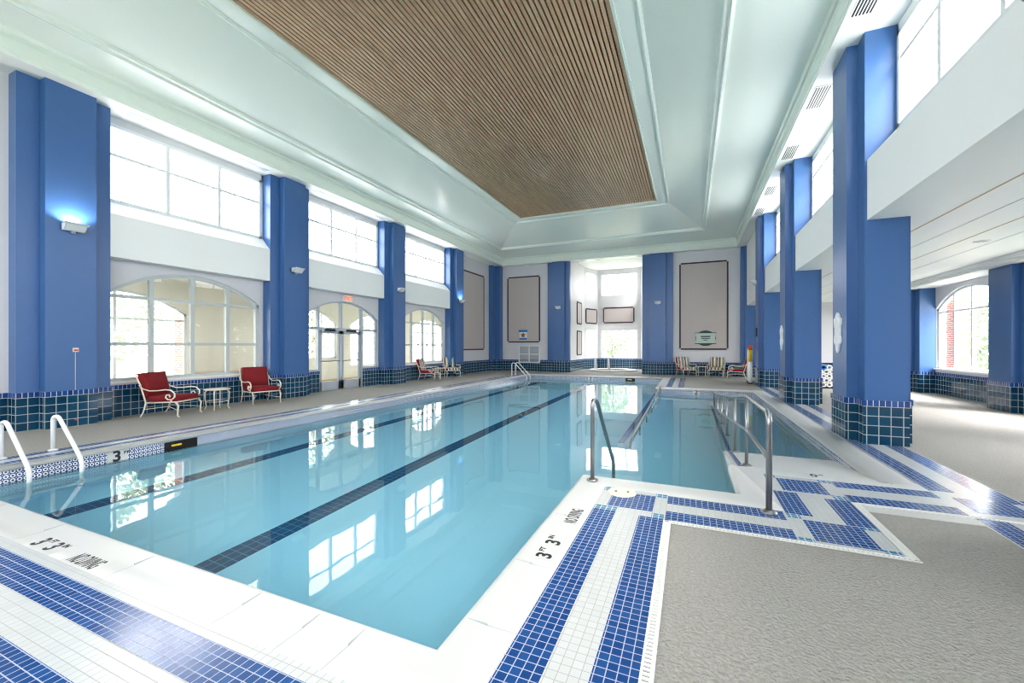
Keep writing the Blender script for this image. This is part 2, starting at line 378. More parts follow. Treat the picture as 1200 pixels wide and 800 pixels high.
# coping
def coping():
    r = .045; th = .11
    def prof(i):      # (distance from the pool edge inwards onto deck, z)
        return i
    P = [(.0, -th), (-.03, -th), (-.045, -th + .02), (-.05, -.045), (-.045, -.012), (-.03, .008), (0, .014), (.06, .010), (.12, .004), (.31, .004), (.31, -.02), (.0, -.02)]
    m = MB(); m.smooth = True
    # path around the pool, deck on the left-hand side when walking
    path = [(PX0, PY0), (PX0, PY1), (PX1, PY1), (PX1, QY1), (QX, QY1), (QX, QY0 + 1.15), None, (.5, QY0), (PX1, QY0), (PX1, PY0), (PX0, PY0)]
    segs = [([(PX0, PY0), (PX0, PY1), (PX1, PY1), (PX1, QY1 + .02)], .36), ([(PX1 - .0, QY1), (QX, QY1), (QX, 5.95)], .42), ([(.5, 6.05), (.5, QY0), (PX1, QY0), (PX1, PY0), (PX0, PY0), (PX0, PY0 + .01)], 1.0)]
    wid = {}
    for seg, kz in segs:
        rings = []
        for i, p in enumerate(seg):
            p = Vector(p)
            d0 = (p - Vector(seg[i - 1])).normalized() if i > 0 else None
            d1 = (Vector(seg[i + 1]) - p).normalized() if i < len(seg) - 1 else None
            n0 = Vector((-d0.y, d0.x)) if d0 else None; n1 = Vector((-d1.y, d1.x)) if d1 else None
            if n0 is None: nn = n1
            elif n1 is None: nn = n0
            else:
                nn = (n0 + n1); nn = nn / (nn.dot(n0)) if abs(nn.dot(n0)) > 1e-6 else n0
            wk = .12 if (seg[0][0] == .5 and i < 1) else (.62 if seg[0][0] == PX0 and i == 0 else 1); rings.append([(p.x + nn.x * (u if u < 0 else u * wk), p.y + nn.y * (u if u < 0 else u * wk), z * (kz if z < 0 else 1)) for u, z in P])
        k = len(P)
        v = [q for rg in rings for q in rg]; fs = []
        for i in range(len(seg) - 1):
            for j in range(k): fs.append((i * k + j, (i + 1) * k + j, (i + 1) * k + (j + 1) % k, i * k + (j + 1) % k))
        fs += [tuple(range(k))[::-1], tuple(range(len(v) - k, len(v)))]; m.add(v, fs)
    m.smooth = False
    m.box(.5, QX + .34, QY0, 6.05, -.02, .0034)
    m.box(.5, .9, QY0 - .32, QY0, -.02, .0036)
    # fill around the main strips
    return m
mm = coping()
cp = mm.build('trim_coping', 'coping'); struct(cp)
# slab joints of the coping
m = MB(); jz = (.0142, .0146)
for x in (-7.3, -6.1, -4.95, -3.6, -2.45, -1.95, -1.62): m.box(x - .003, x + .003, PY0 - .31, PY0 - .12, .003, .0048); m.box(x - .003, x + .003, PY0 - .12, PY0 + .0, .003, .0146)
for y in (2.05, 2.75, 3.65): m.box(PX1 + .12, PX1 + .31, y - .003, y + .003, .003, .0048); m.box(PX1, PX1 + .12, y - .003, y + .003, .003, .0146)
struct(m.build('trim_coping_joints', 'louvre'))
# mosaic fields
def mosaic(name, mt, rects, z):
    m = MB()
    for x0, x1, y0, y1 in rects: m.box(x0, x1, y0, y1, -.01, z)
    o = m.build(name, mt); struct(o); return o
q = .21
mosaic('trim_mosaic_white', 'mosaic_w', [(-9.1, -.22, .74, 1.45), (-.86, -.22, 1.45, 4.57), (-.22, .81, 3.91, 4.56), (.81, 1.45, 3.91, 5.78), (1.45, 3.0, 5.08, 5.78),
    (2.33, 3.0, 5.78, 21.4), (-.86, -.22, 16.52, 21.4), (-8.70, -8.19, 1.40, 21.4), (3.0, 4.6, 5.08, 5.78), (2.33, 3.0, 3.0, 5.08)], .0055)
mosaic('trim_mosaic_blue', 'mosaic_b', [(-9.0, -.64, 1.16, 1.37), (-9.0, -.22, .74, .95), (-.85, -.64, 1.37, 3.94), (-.85, -.745, 3.94, 4.04), (-.43, -.22, .95, 3.92),
    (-.745, -.325, 4.06, 4.48), (-.21, .79, 4.33, 4.54), (-.21, .79, 3.915, 4.125), (.915, 1.335, 3.965, 4.40), (.81, 1.02, 4.52, 5.17), (.915, 1.335, 5.23, 5.67),
    (1.24, 1.45, 4.42, 5.09), (1.46, 2.33, 5.565, 5.77), (1.46, 2.33, 5.10, 5.31), (2.345, 2.55, 5.84, 21.4), (2.765, 2.975, 5.84, 21.4), (2.44, 2.87, 5.22, 5.64), (2.765, 2.975, 5.64, 5.84),
    (3.0, 4.5, 5.565, 5.77), (3.0, 4.5, 5.10, 5.31), (2.345, 2.55, 3.05, 5.1), (2.765, 2.975, 3.05, 5.1),
    (-.85, -.64, 16.55, 21.4), (-.43, -.22, 16.55, 21.4), (-8.69, -8.52, 1.40, 21.4), (-8.34, -8.21, 1.40, 21.4)], .0072)
mosaic('trim_mosaic_teal', 'mosaic_t', [(-.85, -.745, 4.48, 4.585), (-.85, -.64, 3.94, 4.045), (-.325, -.22, 4.46, 4.565), (-.325, -.22, 3.92, 4.025), (.80, .905, 3.92, 4.0), (1.335, 1.44, 3.92, 3.99),
    (.81, .915, 4.42, 4.52), (.81, .915, 5.67, 5.775), (1.335, 1.45, 5.67, 5.775), (1.335, 1.45, 5.1, 5.23), (1.335, 1.45, 4.36, 4.42)], .0078)
# slotted drain grates along the mosaic border
def grate(x0, x1, y0, y1):
    root = empty('drain_grate', ((x0 + x1) / 2, (y0 + y1) / 2, 0))
    m = MB(); along = (y1 - y0) > (x1 - x0)
    k_ = MB(); k_.box(x0, x1, y0, y1, -.005, .003); k_.build('channel', 'channel', root)
    if along: m.box(x0, x0 + .012, y0, y1, 0, .011); m.box(x0 + .045, x1, y0, y1, 0, .011)
    else: m.box(x0, x1, y0, y0 + .012, 0, .011); m.box(x0, x1, y1 - .012, y1, 0, .011)
    k = 0
    n = int(((y1 - y0) if along else (x1 - x0)) / .03)
    for i in range(n):
        if along: m.box(x0 + .012, x0 + .045, y0 + i * .03, y0 + i * .03 + .017, 0, .010)
        else: m.box(x0 + i * .03, x0 + i * .03 + .017, y0 + .012, y1 - .012, 0, .010)
    m.build('grate_frame', 'grate', root)
    return root
tag(grate(-.22, -.155, -1.0, 3.905), 'white slotted drain grate between the long blue stripe and the nearest grey deck', 'drain')
tag(grate(-.155, 1.52, 3.86, 3.91), 'white slotted drain grate along the near side of the tiled crossing strip', 'drain')
tag(grate(1.455, 1.52, 3.91, 5.08), 'white slotted drain grate at the right side of the tiled square', 'drain')
tag(grate(1.52, 4.6, 5.035, 5.08), 'white slotted drain grate at grey deck edge leading right from tiled square', 'drain')
# drain lid
m = MB(); m.lathe([(.0, .014), (.125, .014), (.14, .018), (.145, .012), (.145, .004)][::-1], -.66, 4.46, 0, 32)
root = empty('access_hatch', (-.66, 4.46, 0)); m.build('hatch_plate', 'iron', root)
for dx in (-.06, .06): m = MB(); m.lathe([(.012, .017), (.012, .0225)], -.66 + dx, 4.46 + dx * .2, 0, 12); m.build('finger_hole', 'dark', root)
tag(root, 'round cream skimmer hatch set in blue mosaic at the pool corner', 'hatch')
# skimmer mouths
for i, (x0, x1, y0, y1, lab) in enumerate(((PX0 + .006, PX0 + .014, 4.02, 4.52, 'dark skimmer opening in the left pool wall near the ladder'), (-2.95, -2.5, PY1 - .014, PY1 - .006, 'dark skimmer opening in the far pool wall'))):
    rt = empty('skimmer_mouth', ((x0 + x1) / 2, (y0 + y1) / 2, -.25)); m = MB(); m.box(x0, x1, y0, y1, -.24, -.06); m.build('opening', 'black', rt)
    m = MB()
    if i == 0: m.box(x1, x1 + .004, y0 + .1, y0 + .25, -.14, -.11)
    else: m.box(x0 + .1, x0 + .3, y0 - .004, y0, -.14, -.1)
    m.build('weir_flap', 'yellow', rt); tag(rt, lab, 'skimmer')

# ------------------------------------------------------------------ lettering
def text(body, loc, size, rot, parent=None, sx=1, name='lettering', mt='text', ext=.0008):
    c = bpy.data.curves.new(name, 'FONT'); c.body = body; c.size = size; c.extrude = ext; c.offset = (.028 if len(body) < 3 else .012) * size; c.align_x = 'CENTER'; c.align_y = 'CENTER'
    tmp = bpy.data.objects.new(name, c); S.collection.objects.link(tmp)
    me = bpy.data.meshes.new_from_object(tmp.evaluated_get(bpy.context.evaluated_depsgraph_get())); bpy.data.objects.remove(tmp); bpy.data.curves.remove(c)
    for v in me.vertices: v.co.x *= sx
    me.materials.clear(); c = me
    o = bpy.data.objects.new(name, me); S.collection.objects.link(o)
    o.rotation_euler = rot; c.materials.append(M[mt]); 
    if parent is not None: o.parent = parent; o.location = Vector(loc) - Vector(ORG[parent.name])
    else: o.location = loc
    return o
def marker(name, cx, cy, rz, parts, lab, plates):
    r = empty(name, (cx, cy, .004), 0)
    for (x0, x1, y0, y1) in plates:
        m = MB(); m.box(x0, x1, y0, y1, .0, .0052); m.build('tile_plate', 'coping', r)
    for body, x, y, s, sx in parts: text(body, (x, y, .0056), s, (0, 0, rz), r, sx)
    tag(r, lab, 'depth marker'); return r
R90 = math.pi / 2
marker('depth_marker', -.98, 3.02, R90, [('3', -.985, 2.90, .16, 1), ('FT', -1.03, 2.985, .06, 1), ('3', -.985, 3.12, .16, 1), ('IN', -1.03, 3.205, .06, 1)], 'black 3 FT 3 IN depth marking on the right white coping', [(-1.06, -.91, 2.83, 3.25)])
marker('no_diving_marker', -.97, 3.68, R90, [('NO DIVING', -.965, 3.68, .155, .40)], 'black NO DIVING lettering on the right white coping', [(-1.05, -.89, 3.46, 3.9)])
marker('depth_marker', -4.58, 1.53, 0, [('3', -4.70, 1.53, .16, 1), ('FT', -4.615, 1.575, .06, 1), ('3', -4.5, 1.53, .16, 1), ('IN', -4.415, 1.575, .06, 1)], 'black 3 FT 3 IN depth marking on the near white coping', [(-4.78, -4.36, 1.44, 1.62)])
marker('no_diving_marker', -3.98, 1.53, 0, [('NO DIVING', -3.98, 1.52, .155, .40)], 'black NO DIVING lettering on the near white coping', [(-4.18, -3.78, 1.44, 1.62)])
marker('depth_marker', 1.37, 5.95, 0, [('0', 1.35, 5.95, .15, 1), ('FT', 1.43, 5.99, .05, 1)], 'small black 0 depth marking at the top of the ramp', [(1.27, 1.5, 5.87, 6.03)])
def wallmark(body, sup, x, y, z, rot, lab, plate):
    r = empty('depth_marker', (x, y, z)); m = MB(); m.box(*plate); m.build('tile_plate', 'coping', r)
    if abs(rot[2]) > .1: text(body, (x + .013, y - .02, z), .22, rot, r, 1); text(sup, (x + .013, y + .095, z + .04), .06, rot, r, 1)
    else: text(body, (x, y - .013, z), .21, rot, r, 1); text(sup, (x + .085, y - .013, z + .03), .05, rot, r, 1)
    tag(r, lab, 'depth marker')
wallmark('3', 'FT', PX0 + .006, 3.42, -.13, (R90, 0, R90), 'white tile with black 3 on the left pool wall beside ladder', (PX0, PX0 + .012, 3.29, 3.54, -.26, -.035))
wallmark('2', 'FT', .19, QY1 - .006, -.115, (R90, 0, 0), 'white tile with black 2 on far wall of the ramp section', (.08, .32, QY1 - .012, QY1, -.22, -.03))
wallmark('3', 'FT', -4.7, PY1 - .006, -.115, (R90, 0, 0), 'white tile with black 3 on the far wall of main pool', (-4.82, -4.56, PY1 - .012, PY1, -.22, -.03))

# ------------------------------------------------------------------ walls
m = MB()                                      # left wall, lower part with arched openings
ops = []
for i, (a, b) in enumerate(BAYS):
    if i == 0 : continue
    if i == 2: ops.append((9.60, 13.0, .02, 2.52, .60))
    else: ops.append((a, b, .76, 2.70, .60))
SP0 = 3.42
LOPS = [(4.66, 8.10, .76, 2.70, .60), (9.60, 13.02, .0, 2.56, .58), (14.42, 17.85, .72, 2.66, .62)]
arch_wall(m, WL - .18, WL, Y0, Y1, 0, SP0 + .3, LOPS)
struct(m.build('wall_left', 'wall'))
m = MB()                                      # door bay infill: low tiled walls either side of the doors
m.box(WL - .14, WL - .02, 9.60, 10.19, 0, .70); m.box(WL - .14, WL - .02, 12.22, 13.02, 0, .70)
struct(m.build('wall_left_door_sides', 'wall'))
m = MB()                                      # spandrel beam with sloping sill, per bay, and clerestory surround
def spandrel_left(a, b, lab=None):
    m = MB()
    m.prism([(WL - .18, 3.42), (-11.13, 3.42), (-11.13, 4.32), (WL - .03, 4.66), (WL - .18, 4.66)], a, b, 1)
    return m
for i in (1, 2, 3):
    a, b = YC[i] + .66, YC[i + 1] - .66
    struct(spandrel_left(a, b).build('wall_left_spandrel', 'white'))
m = MB(); m.box(WL - .18, WL + .0, Y0, YC[1] - .5, 3.72, SOF + .1); m.box(WL - .18, WL, YC[4] + .5, Y1, 3.72, SOF + .1)
for i in (1, 2, 3):
    a, b = YC[i] + .66, YC[i + 1] - .66
    m.box(WL - .18, WL - .02, a - .3, a + .03, 4.6, SOF + .1); m.box(WL - .18, WL - .02, b - .03, b + .3, 4.6, SOF + .1); m.box(WL - .18, WL - .02, a, b, 6.32, SOF + .1)
struct(m.build('wall_left_upper', 'wall'))
wn = 0
for i in (1, 2, 3):
    a, b = YC[i] + .69, YC[i + 1] - .69; wn += 1; s = (b - a) / 3
    arch_window('window_%d' % wn, WL - .06, a, b, 4.64, 6.34, 0, [a + s, a + 2 * s], [5.68], wbar=.075, d=.05)
for (a, b, sill, spring, rise) in (LOPS[0], LOPS[2]):
    wn += 1; s = (b - a) / 4
    arch_window('window_%d' % wn, WL - .09, a, b, sill, spring, rise, [a + s, a + 2 * s, a + 3 * s], [2.64 if a < 9 else 2.58, 1.59], fr='frame_g', wbar=.085, d=.05)
    m = MB(); m.box(WL - .16, WL + .05, a, b, sill - .03, sill + .02); struct(m.build('window_sill', 'white'))
# right side: spandrels, clerestory, aisle
SR0, SR1, SR2 = 3.53, 4.48, 4.86
for i in (0, 1, 2, 3):
    a, b = YC[i] + .66, YC[i + 1] - .66
    m = MB(); m.prism([(2.56, SR0), (3.1, SR0), (3.1, SR2), (2.93, SR2), (2.56, SR1)], a, b, 1)
    struct(m.build('wall_right_spandrel', 'white'))
    wn += 1; s = (b - a - .06) / 3
    arch_window('window_%d' % wn, 2.96, a + .03, b - .03, SR2, 6.36, 0, [a + .03 + s, a + .03 + 2 * s], [5.92], wbar=.075, d=.05)
m = MB(); m.box(2.56, 3.1, YC[4] + .66, Y1, SR0, SOF + .1); m.box(2.56, 3.1, Y0, YC[0] - .66, SR0, SOF + .1)
for i in range(4):
    a, b = YC[i] + .66, YC[i + 1] - .66
    m.box(2.93, 3.1, a - .2, a + .03, SR2, SOF + .1); m.box(2.93, 3.1, b - .03, b + .2, SR2, SOF + .1); m.box(2.93, 3.1, a, b, 6.34, SOF + .1)
struct(m.build('wall_right_upper', 'white'))
AX = 7.35
m = MB(); AOPS = [(a + .02, b - .02, .80, 2.72, .60) for a, b in BAYS + [(19.3, 22.7)]]  # last opening is an extra window added to brighten the aisle
arch_wall(m, AX, AX + .22, Y0, Y1, 0, 3.7, AOPS); struct(m.build('wall_right', 'wall'))
for (a, b, sill, spring, rise) in AOPS:
    wn += 1; s = (b - a) / 4
    arch_window('window_%d' % wn, AX + .12, a, b, sill, spring, rise, [a + s, a + 2 * s, a + 3 * s], [2.62], wbar=.06, d=.05)
    m = MB(); m.box(AX - .06, AX + .2, a, b, sill - .03, sill + .025); struct(m.build('window_sill', 'white'))
# aisle ceiling with joints, bulkhead and reveal strips
m = MB(); m.box(3.1, 7.6, Y0, Y1, 3.6, 3.75); m.box(2.56, 3.12, Y0, Y1, 3.52, 3.54) if False else None
m.box(6.62, AX, Y0, Y1, 3.44, 3.6); struct(m.build('ceiling_aisle', 'white'))
m = MB()
for x, wd in ((3.64, .022), (4.86, .02)): m.box(x - wd / 2, x + wd / 2, Y0, Y1, 3.595, 3.601)
struct(m.build('trim_aisle_wood_reveal', 'woodbase'))
m = MB(); m.box(4.24, 4.255, Y0, Y1, 3.596, 3.601); m.box(5.49, 5.5, Y0, Y1, 3.596, 3.601); struct(m.build('trim_aisle_joint', 'alu'))
m = MB(); m.box(6.55, 6.63, Y0, Y1, 3.5, 3.6); m.box(6.6, 6.66, Y0, Y1, 3.44, 3.5); struct(m.build('trim_aisle_crown', 'white'))
# far wall with bay opening
BX0, BX1 = -6.46, -2.42
m = MB(); m.box(-11.6, BX0, Y1, Y1 + .25, 0, SOF + .1); m.box(BX1, 7.6, Y1, Y1 + .25, 0, SOF + .1)
struct(m.build('wall_far', 'wall'))
m = MB(); xs = [-11.6, -10.7, -7.3, -6.0, -2.6, -1.3, 2.1, 7.6]
for i in range(7):
    if i % 2 == 0: m.box(xs[i], xs[i + 1], Y0 - .2, Y0, 0, 8)
    else: m.box(xs[i], xs[i + 1], Y0 - .2, Y0, 0, 2.6); m.box(xs[i], xs[i + 1], Y0 - .2, Y0, 6.2, 8)
struct(m.build('wall_near', 'wall'))
for i in (1, 3, 5):  # unseen windows, added behind the camera to bring daylight onto the near deck
    wn += 1; x0, x1 = xs[i], xs[i + 1]; rt = empty('window_%d' % wn, ((x0 + x1) / 2, Y0 - .1, .8)); struct(rt); m = MB()
    for z in (2.6, 4.7, 6.12): m.box(x0, x1, Y0 - .14, Y0 - .06, z, z + .08)
    for k in range(4): xk = x0 + (x1 - x0 - .08) * k / 3; m.box(xk, xk + .08, Y0 - .14, Y0 - .06, 2.6, 6.2)
    m.build('window_frame', 'frame', rt); m = MB(); m.quad((x0, Y0 - .1, 2.6), (x1, Y0 - .1, 2.6), (x1, Y0 - .1, 6.2), (x0, Y0 - .1, 6.2)); m.build('glass', 'glass', rt)
# far bay: side walls, angled facets, back wall with windows
ZB = 7.0
m = MB(); m.box(BX0 - .2, BX0, Y1 + .25, 24.3, 0, ZB); m.box(BX0 - .2, BX0, 26.6, 27.1, 0, ZB); m.box(BX0 - .2, BX0, 24.3, 26.6, 0, ZB)
m.box(BX1, BX1 + .2, Y1 + .25, 24.3, 0, ZB); m.box(BX1, BX1 + .2, 26.6, 27.1, 0, ZB); m.box(BX1, BX1 + .2, 24.3, 26.6, 0, ZB)
struct(m.build('wall_bay_sides', 'bay'))
BY = 28.6
cor = [(BX0, 27.1), (-5.85, BY), (-3.03, BY), (BX1, 27.1)]
def bay_plane(p, q_, zs, name, mt, off=0., th=.12, t0=0, t1=1):
    """slab between two plan points over height spans"""
    a = Vector(p); b = Vector(q_); d = b - a; n = Vector((-d.y, d.x)).normalized()
    P0 = a + d * t0 + n * off; P1 = a + d * t1 + n * off; P2 = P1 + n * th; P3 = P0 + n * th
    m = MB()
    for z0, z1 in zs: m.prism([tuple(P0), tuple(P1), tuple(P2), tuple(P3)], z0, z1)
    return m
H = [(0, .72), (2.62, 4.95), (6.45, ZB)]
for i in range(3):
    p, r_ = cor[i], cor[i + 1]
    m = bay_plane(p, r_, H, '', ''); f = .16 if i != 1 else .07
    for t0, t1 in ((0, f), (1 - f, 1)):
        k = bay_plane(p, r_, [(.72, 2.62), (4.95, 6.45)], '', '', t0=t0, t1=t1); m.add(k.v, k.f)
    struct(m.build('wall_bay_back', 'bay'))
    for z0, z1 in ((.72, 2.62), (4.95, 6.45)):
        wn += 1; rt = empty('window_%d' % wn, ((p[0] + r_[0]) / 2, (p[1] + r_[1]) / 2, z0)); struct(rt)
        k = bay_plane(p, r_, [(z0, z0 + .05), (z1 - .05, z1)], '', '', .04, .06, f, 1 - f)
        for t in ([f, 1 - f - .015] + ([.36, .66] if i == 1 else [])):
            kk = bay_plane(p, r_, [(z0, z1)], '', '', .04, .06, t, t + (.02 if i == 1 else .04)); k.add(kk.v, kk.f)
        k.build('window_frame', 'frame', rt)
        if z0 < 1: bay_plane(p, r_, [(z0 + .95, z0 + .98)], '', '', .05, .04, f, 1 - f).build('transom', 'frame', rt)
        bay_plane(p, r_, [(z0, z1)], '', '', .07, .006, f, 1 - f).build('glass', 'glass', rt)
m = MB(); m.prism([(BX0 - .2, Y1), (BX1 + .2, Y1), (BX1 + .2, 27.2), (-2.9, BY + .2), (-6.0, BY + .2), (BX0 - .2, 27.2)], 6.75, 6.9); struct(m.build('ceiling_bay', 'white'))
m = MB(); m.box(BX0, BX1, Y1 + .02, Y1 + .25, SOF, ZB + .2); struct(m.build('wall_bay_header', 'ceil'))

# ------------------------------------------------------------------ tiled wainscot on the walls
def wains(mb_c, mb_t, x0, x1, y0, y1): mb_t.box(x0, x1, y0, y1, 0, .6); 
m = MB(); c = MB()
def wn_box(x0, x1, y0, y1, cx=.0, cy=.0):
    m.box(x0, x1, y0, y1, 0.0, .6); c.box(x0 - cx, x1 + cx, y0 - cy, y1 + cy, .6, .695)
for a, b in ((Y0, YC[1] - .6), (YC[1] + .6, YC[2] - .6), (YC[2] + .6, 10.19), (12.22, YC[3] - .6), (YC[3] + .6, YC[4] - .6), (YC[4] + .6, Y1 - .1)):
    m.box(WL - .02, WL + .012, a, b, 0, .6); c.box(WL - .02, WL + .026, a, b, .6, .695)
m.box(-11.4, BX0 - 0, Y1 - .012, Y1 + .05, 0, .6); c.box(-11.4, BX0, Y1 - .026, Y1 + .05, .6, .695)
m.box(BX1, AX, Y1 - .012, Y1 + .05, 0, .6); c.box(BX1, AX, Y1 - .026, Y1 + .05, .6, .695)
m.box(AX - .012, AX + .05, Y0, Y1, 0, .6); c.box(AX - .026, AX + .05, Y0, Y1, .6, .695)
m.box(BX0, BX0 + .012, Y1, 27.1, 0, .6); c.box(BX0, BX0 + .02, Y1, 27.1, .6, .69); m.box(BX1 - .012, BX1, Y1, 27.1, 0, .6); c.box(BX1 - .02, BX1, Y1, 27.1, .6, .69)
for i in range(3):
    k = bay_plane(cor[i], cor[i + 1], [(0, .6)], '', '', -.012, .03); m.add(k.v, k.f); k = bay_plane(cor[i], cor[i + 1], [(.6, .69)], '', '', -.02, .04); c.add(k.v, k.f)
struct(m.build('trim_wainscot_tile', 'teal')); struct(c.build('trim_wainscot_cap', 'cap'))

# ------------------------------------------------------------------ columns
def column(name, segs, z1, lab, grp, cat='column', upper=None):
    """segs: list of plan boxes making one cross-shaped pier"""
    cx = sum((s[0] + s[1]) / 2 for s in segs) / len(segs); cy = sum((s[2] + s[3]) / 2 for s in segs) / len(segs)
    r = empty('column', (cx, cy, 0)); tag(r, lab, cat, None)
    b = MB(); t = MB(); k = MB()
    # union outline of wing box and centre box as one polygon
    def outline(g):
        (ax0, ax1, ay0, ay1), (bx0, bx1, by0, by1) = segs[0], segs[1]
        ax0 -= g; ax1 += g; ay0 -= g; ay1 += g; bx0 -= g; bx1 += g; by0 -= g; by1 += g
        if by0 > ay0 and by1 < ay1:       # centre sticks out in x
            pts = [(ax0, ay0), (ax1, ay0)]
            if bx1 > ax1: pts += [(ax1, by0), (bx1, by0), (bx1, by1), (ax1, by1)]
            pts += [(ax1, ay1), (ax0, ay1)]
            if bx0 < ax0: pts += [(ax0, by1), (bx0, by1), (bx0, by0), (ax0, by0)]
        else:                              # centre sticks out in y (towards -y)
            pts = [(ax0, ay0)] + [(bx0, ay0), (bx0, by0), (bx1, by0), (bx1, ay0)] + [(ax1, ay0), (ax1, ay1), (ax0, ay1)]
        return pts
    b.prism(outline(0), 0, z1); b.build('shaft', 'blue', r)
    t.prism(outline(.014), 0, .6); tb = t.build('tile_base', 'teal', r)
    k.prism(outline(.03), .6, .695); k.build('tile_cap', 'cap', tb)
    return r
places = ['nearest on the left, with the wall switch', 'second on the left, between red armchairs and glass doors', 'third on the left, right of the glass doors', 'fourth on the left, beside the striped armchairs']
for i in range(1, 5):
    y = YC[i]
    column('column', [(WL - .02, -11.12, y - .66, y + .66), (WL - .02, -10.92, y - .36, y + .36)], SOF, 'tall blue column with dark tile base, ' + places[i - 1], 'g')
rp = ['just outside frame holding the top right sconce', 'largest and nearest on the right with white shield sign', 'second from the front on the right beside the foam rolls', 'farthest of the right row, beside the rescue boards']
for i in range(1, 5):
    y = YC[i]
    column('column', [(2.53, 3.06, y - .66, y + .66), (2.38, 3.2, y - .36, y + .36)], SOF, 'tall blue column with dark tile base, ' + rp[i - 1], 'g')
column('column', [(2.53, 3.06, YC[0] - .66, YC[0] + .66), (2.38, 3.2, YC[0] - .36, YC[0] + .36)], SOF, 'tall blue column on the right behind the camera', 'g')
column('column', [(WL - .02, -10.95, 23.28, Y1), (WL - .02, -11.15, 22.85, 23.28)], SOF, 'slim blue corner column at the far left corner', 'g') if False else None
def simple_col(x0, x1, y0, y1, cx0, cx1, cy, lab, z1=SOF):
    """pier on the far wall: wings plus projecting centre"""
    return column('column', [(x0, x1, y0, y1), (cx0, cx1, cy, y0)], z1, lab, 'g')
simple_col(-7.84, -6.47, 23.58, Y1 + .02, -7.5, -6.75, 23.42, 'blue column with sconce on the far wall, left of bright bay')
simple_col(-2.41, -.85, 23.58, Y1 + .02, -2.02, -1.2, 23.42, 'blue column with sconce on the far wall, right of bright bay')
column('column', [(-11.44, -11.18, 22.9, Y1 + .01), (-11.44, -10.85, 23.3, Y1 - .0)], SOF, 'slim blue corner column left of the left far panel', 'g')
column('column', [(2.3, 3.15, 23.5, Y1 + .02), (2.5, 2.9, 23.38, 23.5)], SOF, 'slim blue corner column right of the tall far panel', 'g')
for i, lab in ((1, 'blue aisle wall column out at the right edge'), (2, 'blue aisle wall column behind nearest right column'), (3, 'blue aisle wall column at the right edge beside arched window'), (4, 'blue aisle wall column left of the arched window')):
    y = YC[i]; column('column', [(6.95, AX + .02, y - .72, y + .72), (6.8, AX + .02, y - .4, y + .4)], 3.45, lab, 'g')

# ------------------------------------------------------------------ main ceiling
def rings(rs, mt, name):
    m = MB(); n = len(rs)
    for i in range(n - 1):
        a, b = rs[i], rs[i + 1]
        def c4(r): x0, x1, y0, y1, z = r; return [(x0, y0, z), (x1, y0, z), (x1, y1, z), (x0, y1, z)]
        A, B = c4(a), c4(b)
        for k in range(4):
            j = (k + 1) % 4; m.quad(A[k], B[k], B[j], A[j])
    return m
def inset(r, d, z): return (r[0] + d, r[1] - d, r[2] + d, r[3] - d, z)
f0 = (-10.68, 2.14, -3.2, 23.36, SOF)
R_ = [(-11.6, 3.1, Y0, Y1 + .02, SOF), f0]
struct(rings(R_, 'soffit', 'ceiling_soffit').build('ceiling_soffit', 'soffit'))
R_ = [f0, inset(f0, 0, 6.56), inset(f0, .015, 6.575), inset(f0, .015, 6.80), inset(f0, -.01, 6.80), inset(f0, .03, 6.86), inset(f0, .07, 6.87), inset(f0, .1, 6.93)]
r6 = (-9.82, .66, -1.6, 21.15, 6.97)
R_ += [r6, inset(r6, .0, 6.92), inset(r6, .06, 6.90), inset(r6, .09, 6.94), inset(r6, .16, 6.94), inset(r6, .18, 7.0)]
r10 = (-7.72, -.78, 1.2, 18.35, 7.46)
R_ += [r10, inset(r10, 0, 7.42), inset(r10, .05, 7.40), inset(r10, .09, 7.45), inset(r10, .14, 7.45)]
wr = (-7.22, -1.27, 1.8, 17.82, 7.46)
R_ += [inset(wr, -.06, 7.45), inset(wr, -.05, 7.42), inset(wr, 0, 7.43), inset(wr, 0, 7.7)]
struct(rings(R_, 'ceil', 'ceiling').build('ceiling', 'ceil'))
m = MB(); m.box(wr[0], wr[1], wr[2], wr[3], 7.56, 7.7); struct(m.build('ceiling_backing', 'black'))
m = MB(); n = 64; pt = (wr[1] - wr[0]) / n
for i in range(n):
    x = wr[0] + (i + .5) * pt; m.box(x - pt * .36, x + pt * .36, wr[2], wr[3], 7.47, 7.54)
struct(m.build('ceiling_slats', 'wood'))
m = MB(); m.box(-15, 8, -4.2, 24, 7.9, 8.0) if False else None
# roof over everything
m = MB(); m.box(-11.6, 3.1, Y0 - .2, Y1 + .25, 7.75, 7.9); m.box(-11.62, -11.6, Y0, Y1, 6.6, 7.8); m.box(3.1, 3.12, Y0, Y1, 6.6, 7.8); m.box(-11.6, 3.1, Y1 + .02, Y1 + .25, 6.6, 7.8)
struct(m.build('roof', 'white'))
# corridor outside left wall
m = MB(); m.box(-14.6, -11.6, Y0, Y1, 3.5, 3.7); struct(m.build('ceiling_corridor', 'white'))
m = MB(); COPS = [(4.3, 7.75, .6, 2.5, .6), (10.6, 13.6, 1.0, 2.5, .6), (14.4, 17.8, .6, 2.5, .6), (18.8, 22.2, .6, 2.5, .6)]
arch_wall(m, -14.4, -14.2, Y0, Y1, 0, 3.6, COPS); m.box(-14.4, -11.6, Y0, Y0 + .1, 0, 3.6); m.box(-14.4, -11.6, Y1 - .1, Y1, 0, 3.6)
struct(m.build('wall_corridor', 'beige'))
for (a, b, sill, spring, rise) in COPS:
    wn += 1; s = (b - a) / 4
    arch_window('window_%d' % wn, -14.3, a, b, sill, spring, rise, [a + s, a + 2 * s, a + 3 * s], [2.3], wbar=.07, d=.05)
m = MB(); m.box(-14.2, -14.17, Y0, Y1, 0, .12); m.box(-14.2, -14.12, 7.9, 10.5, .55, .7); struct(m.build('baseboard_corridor', 'woodbase'))

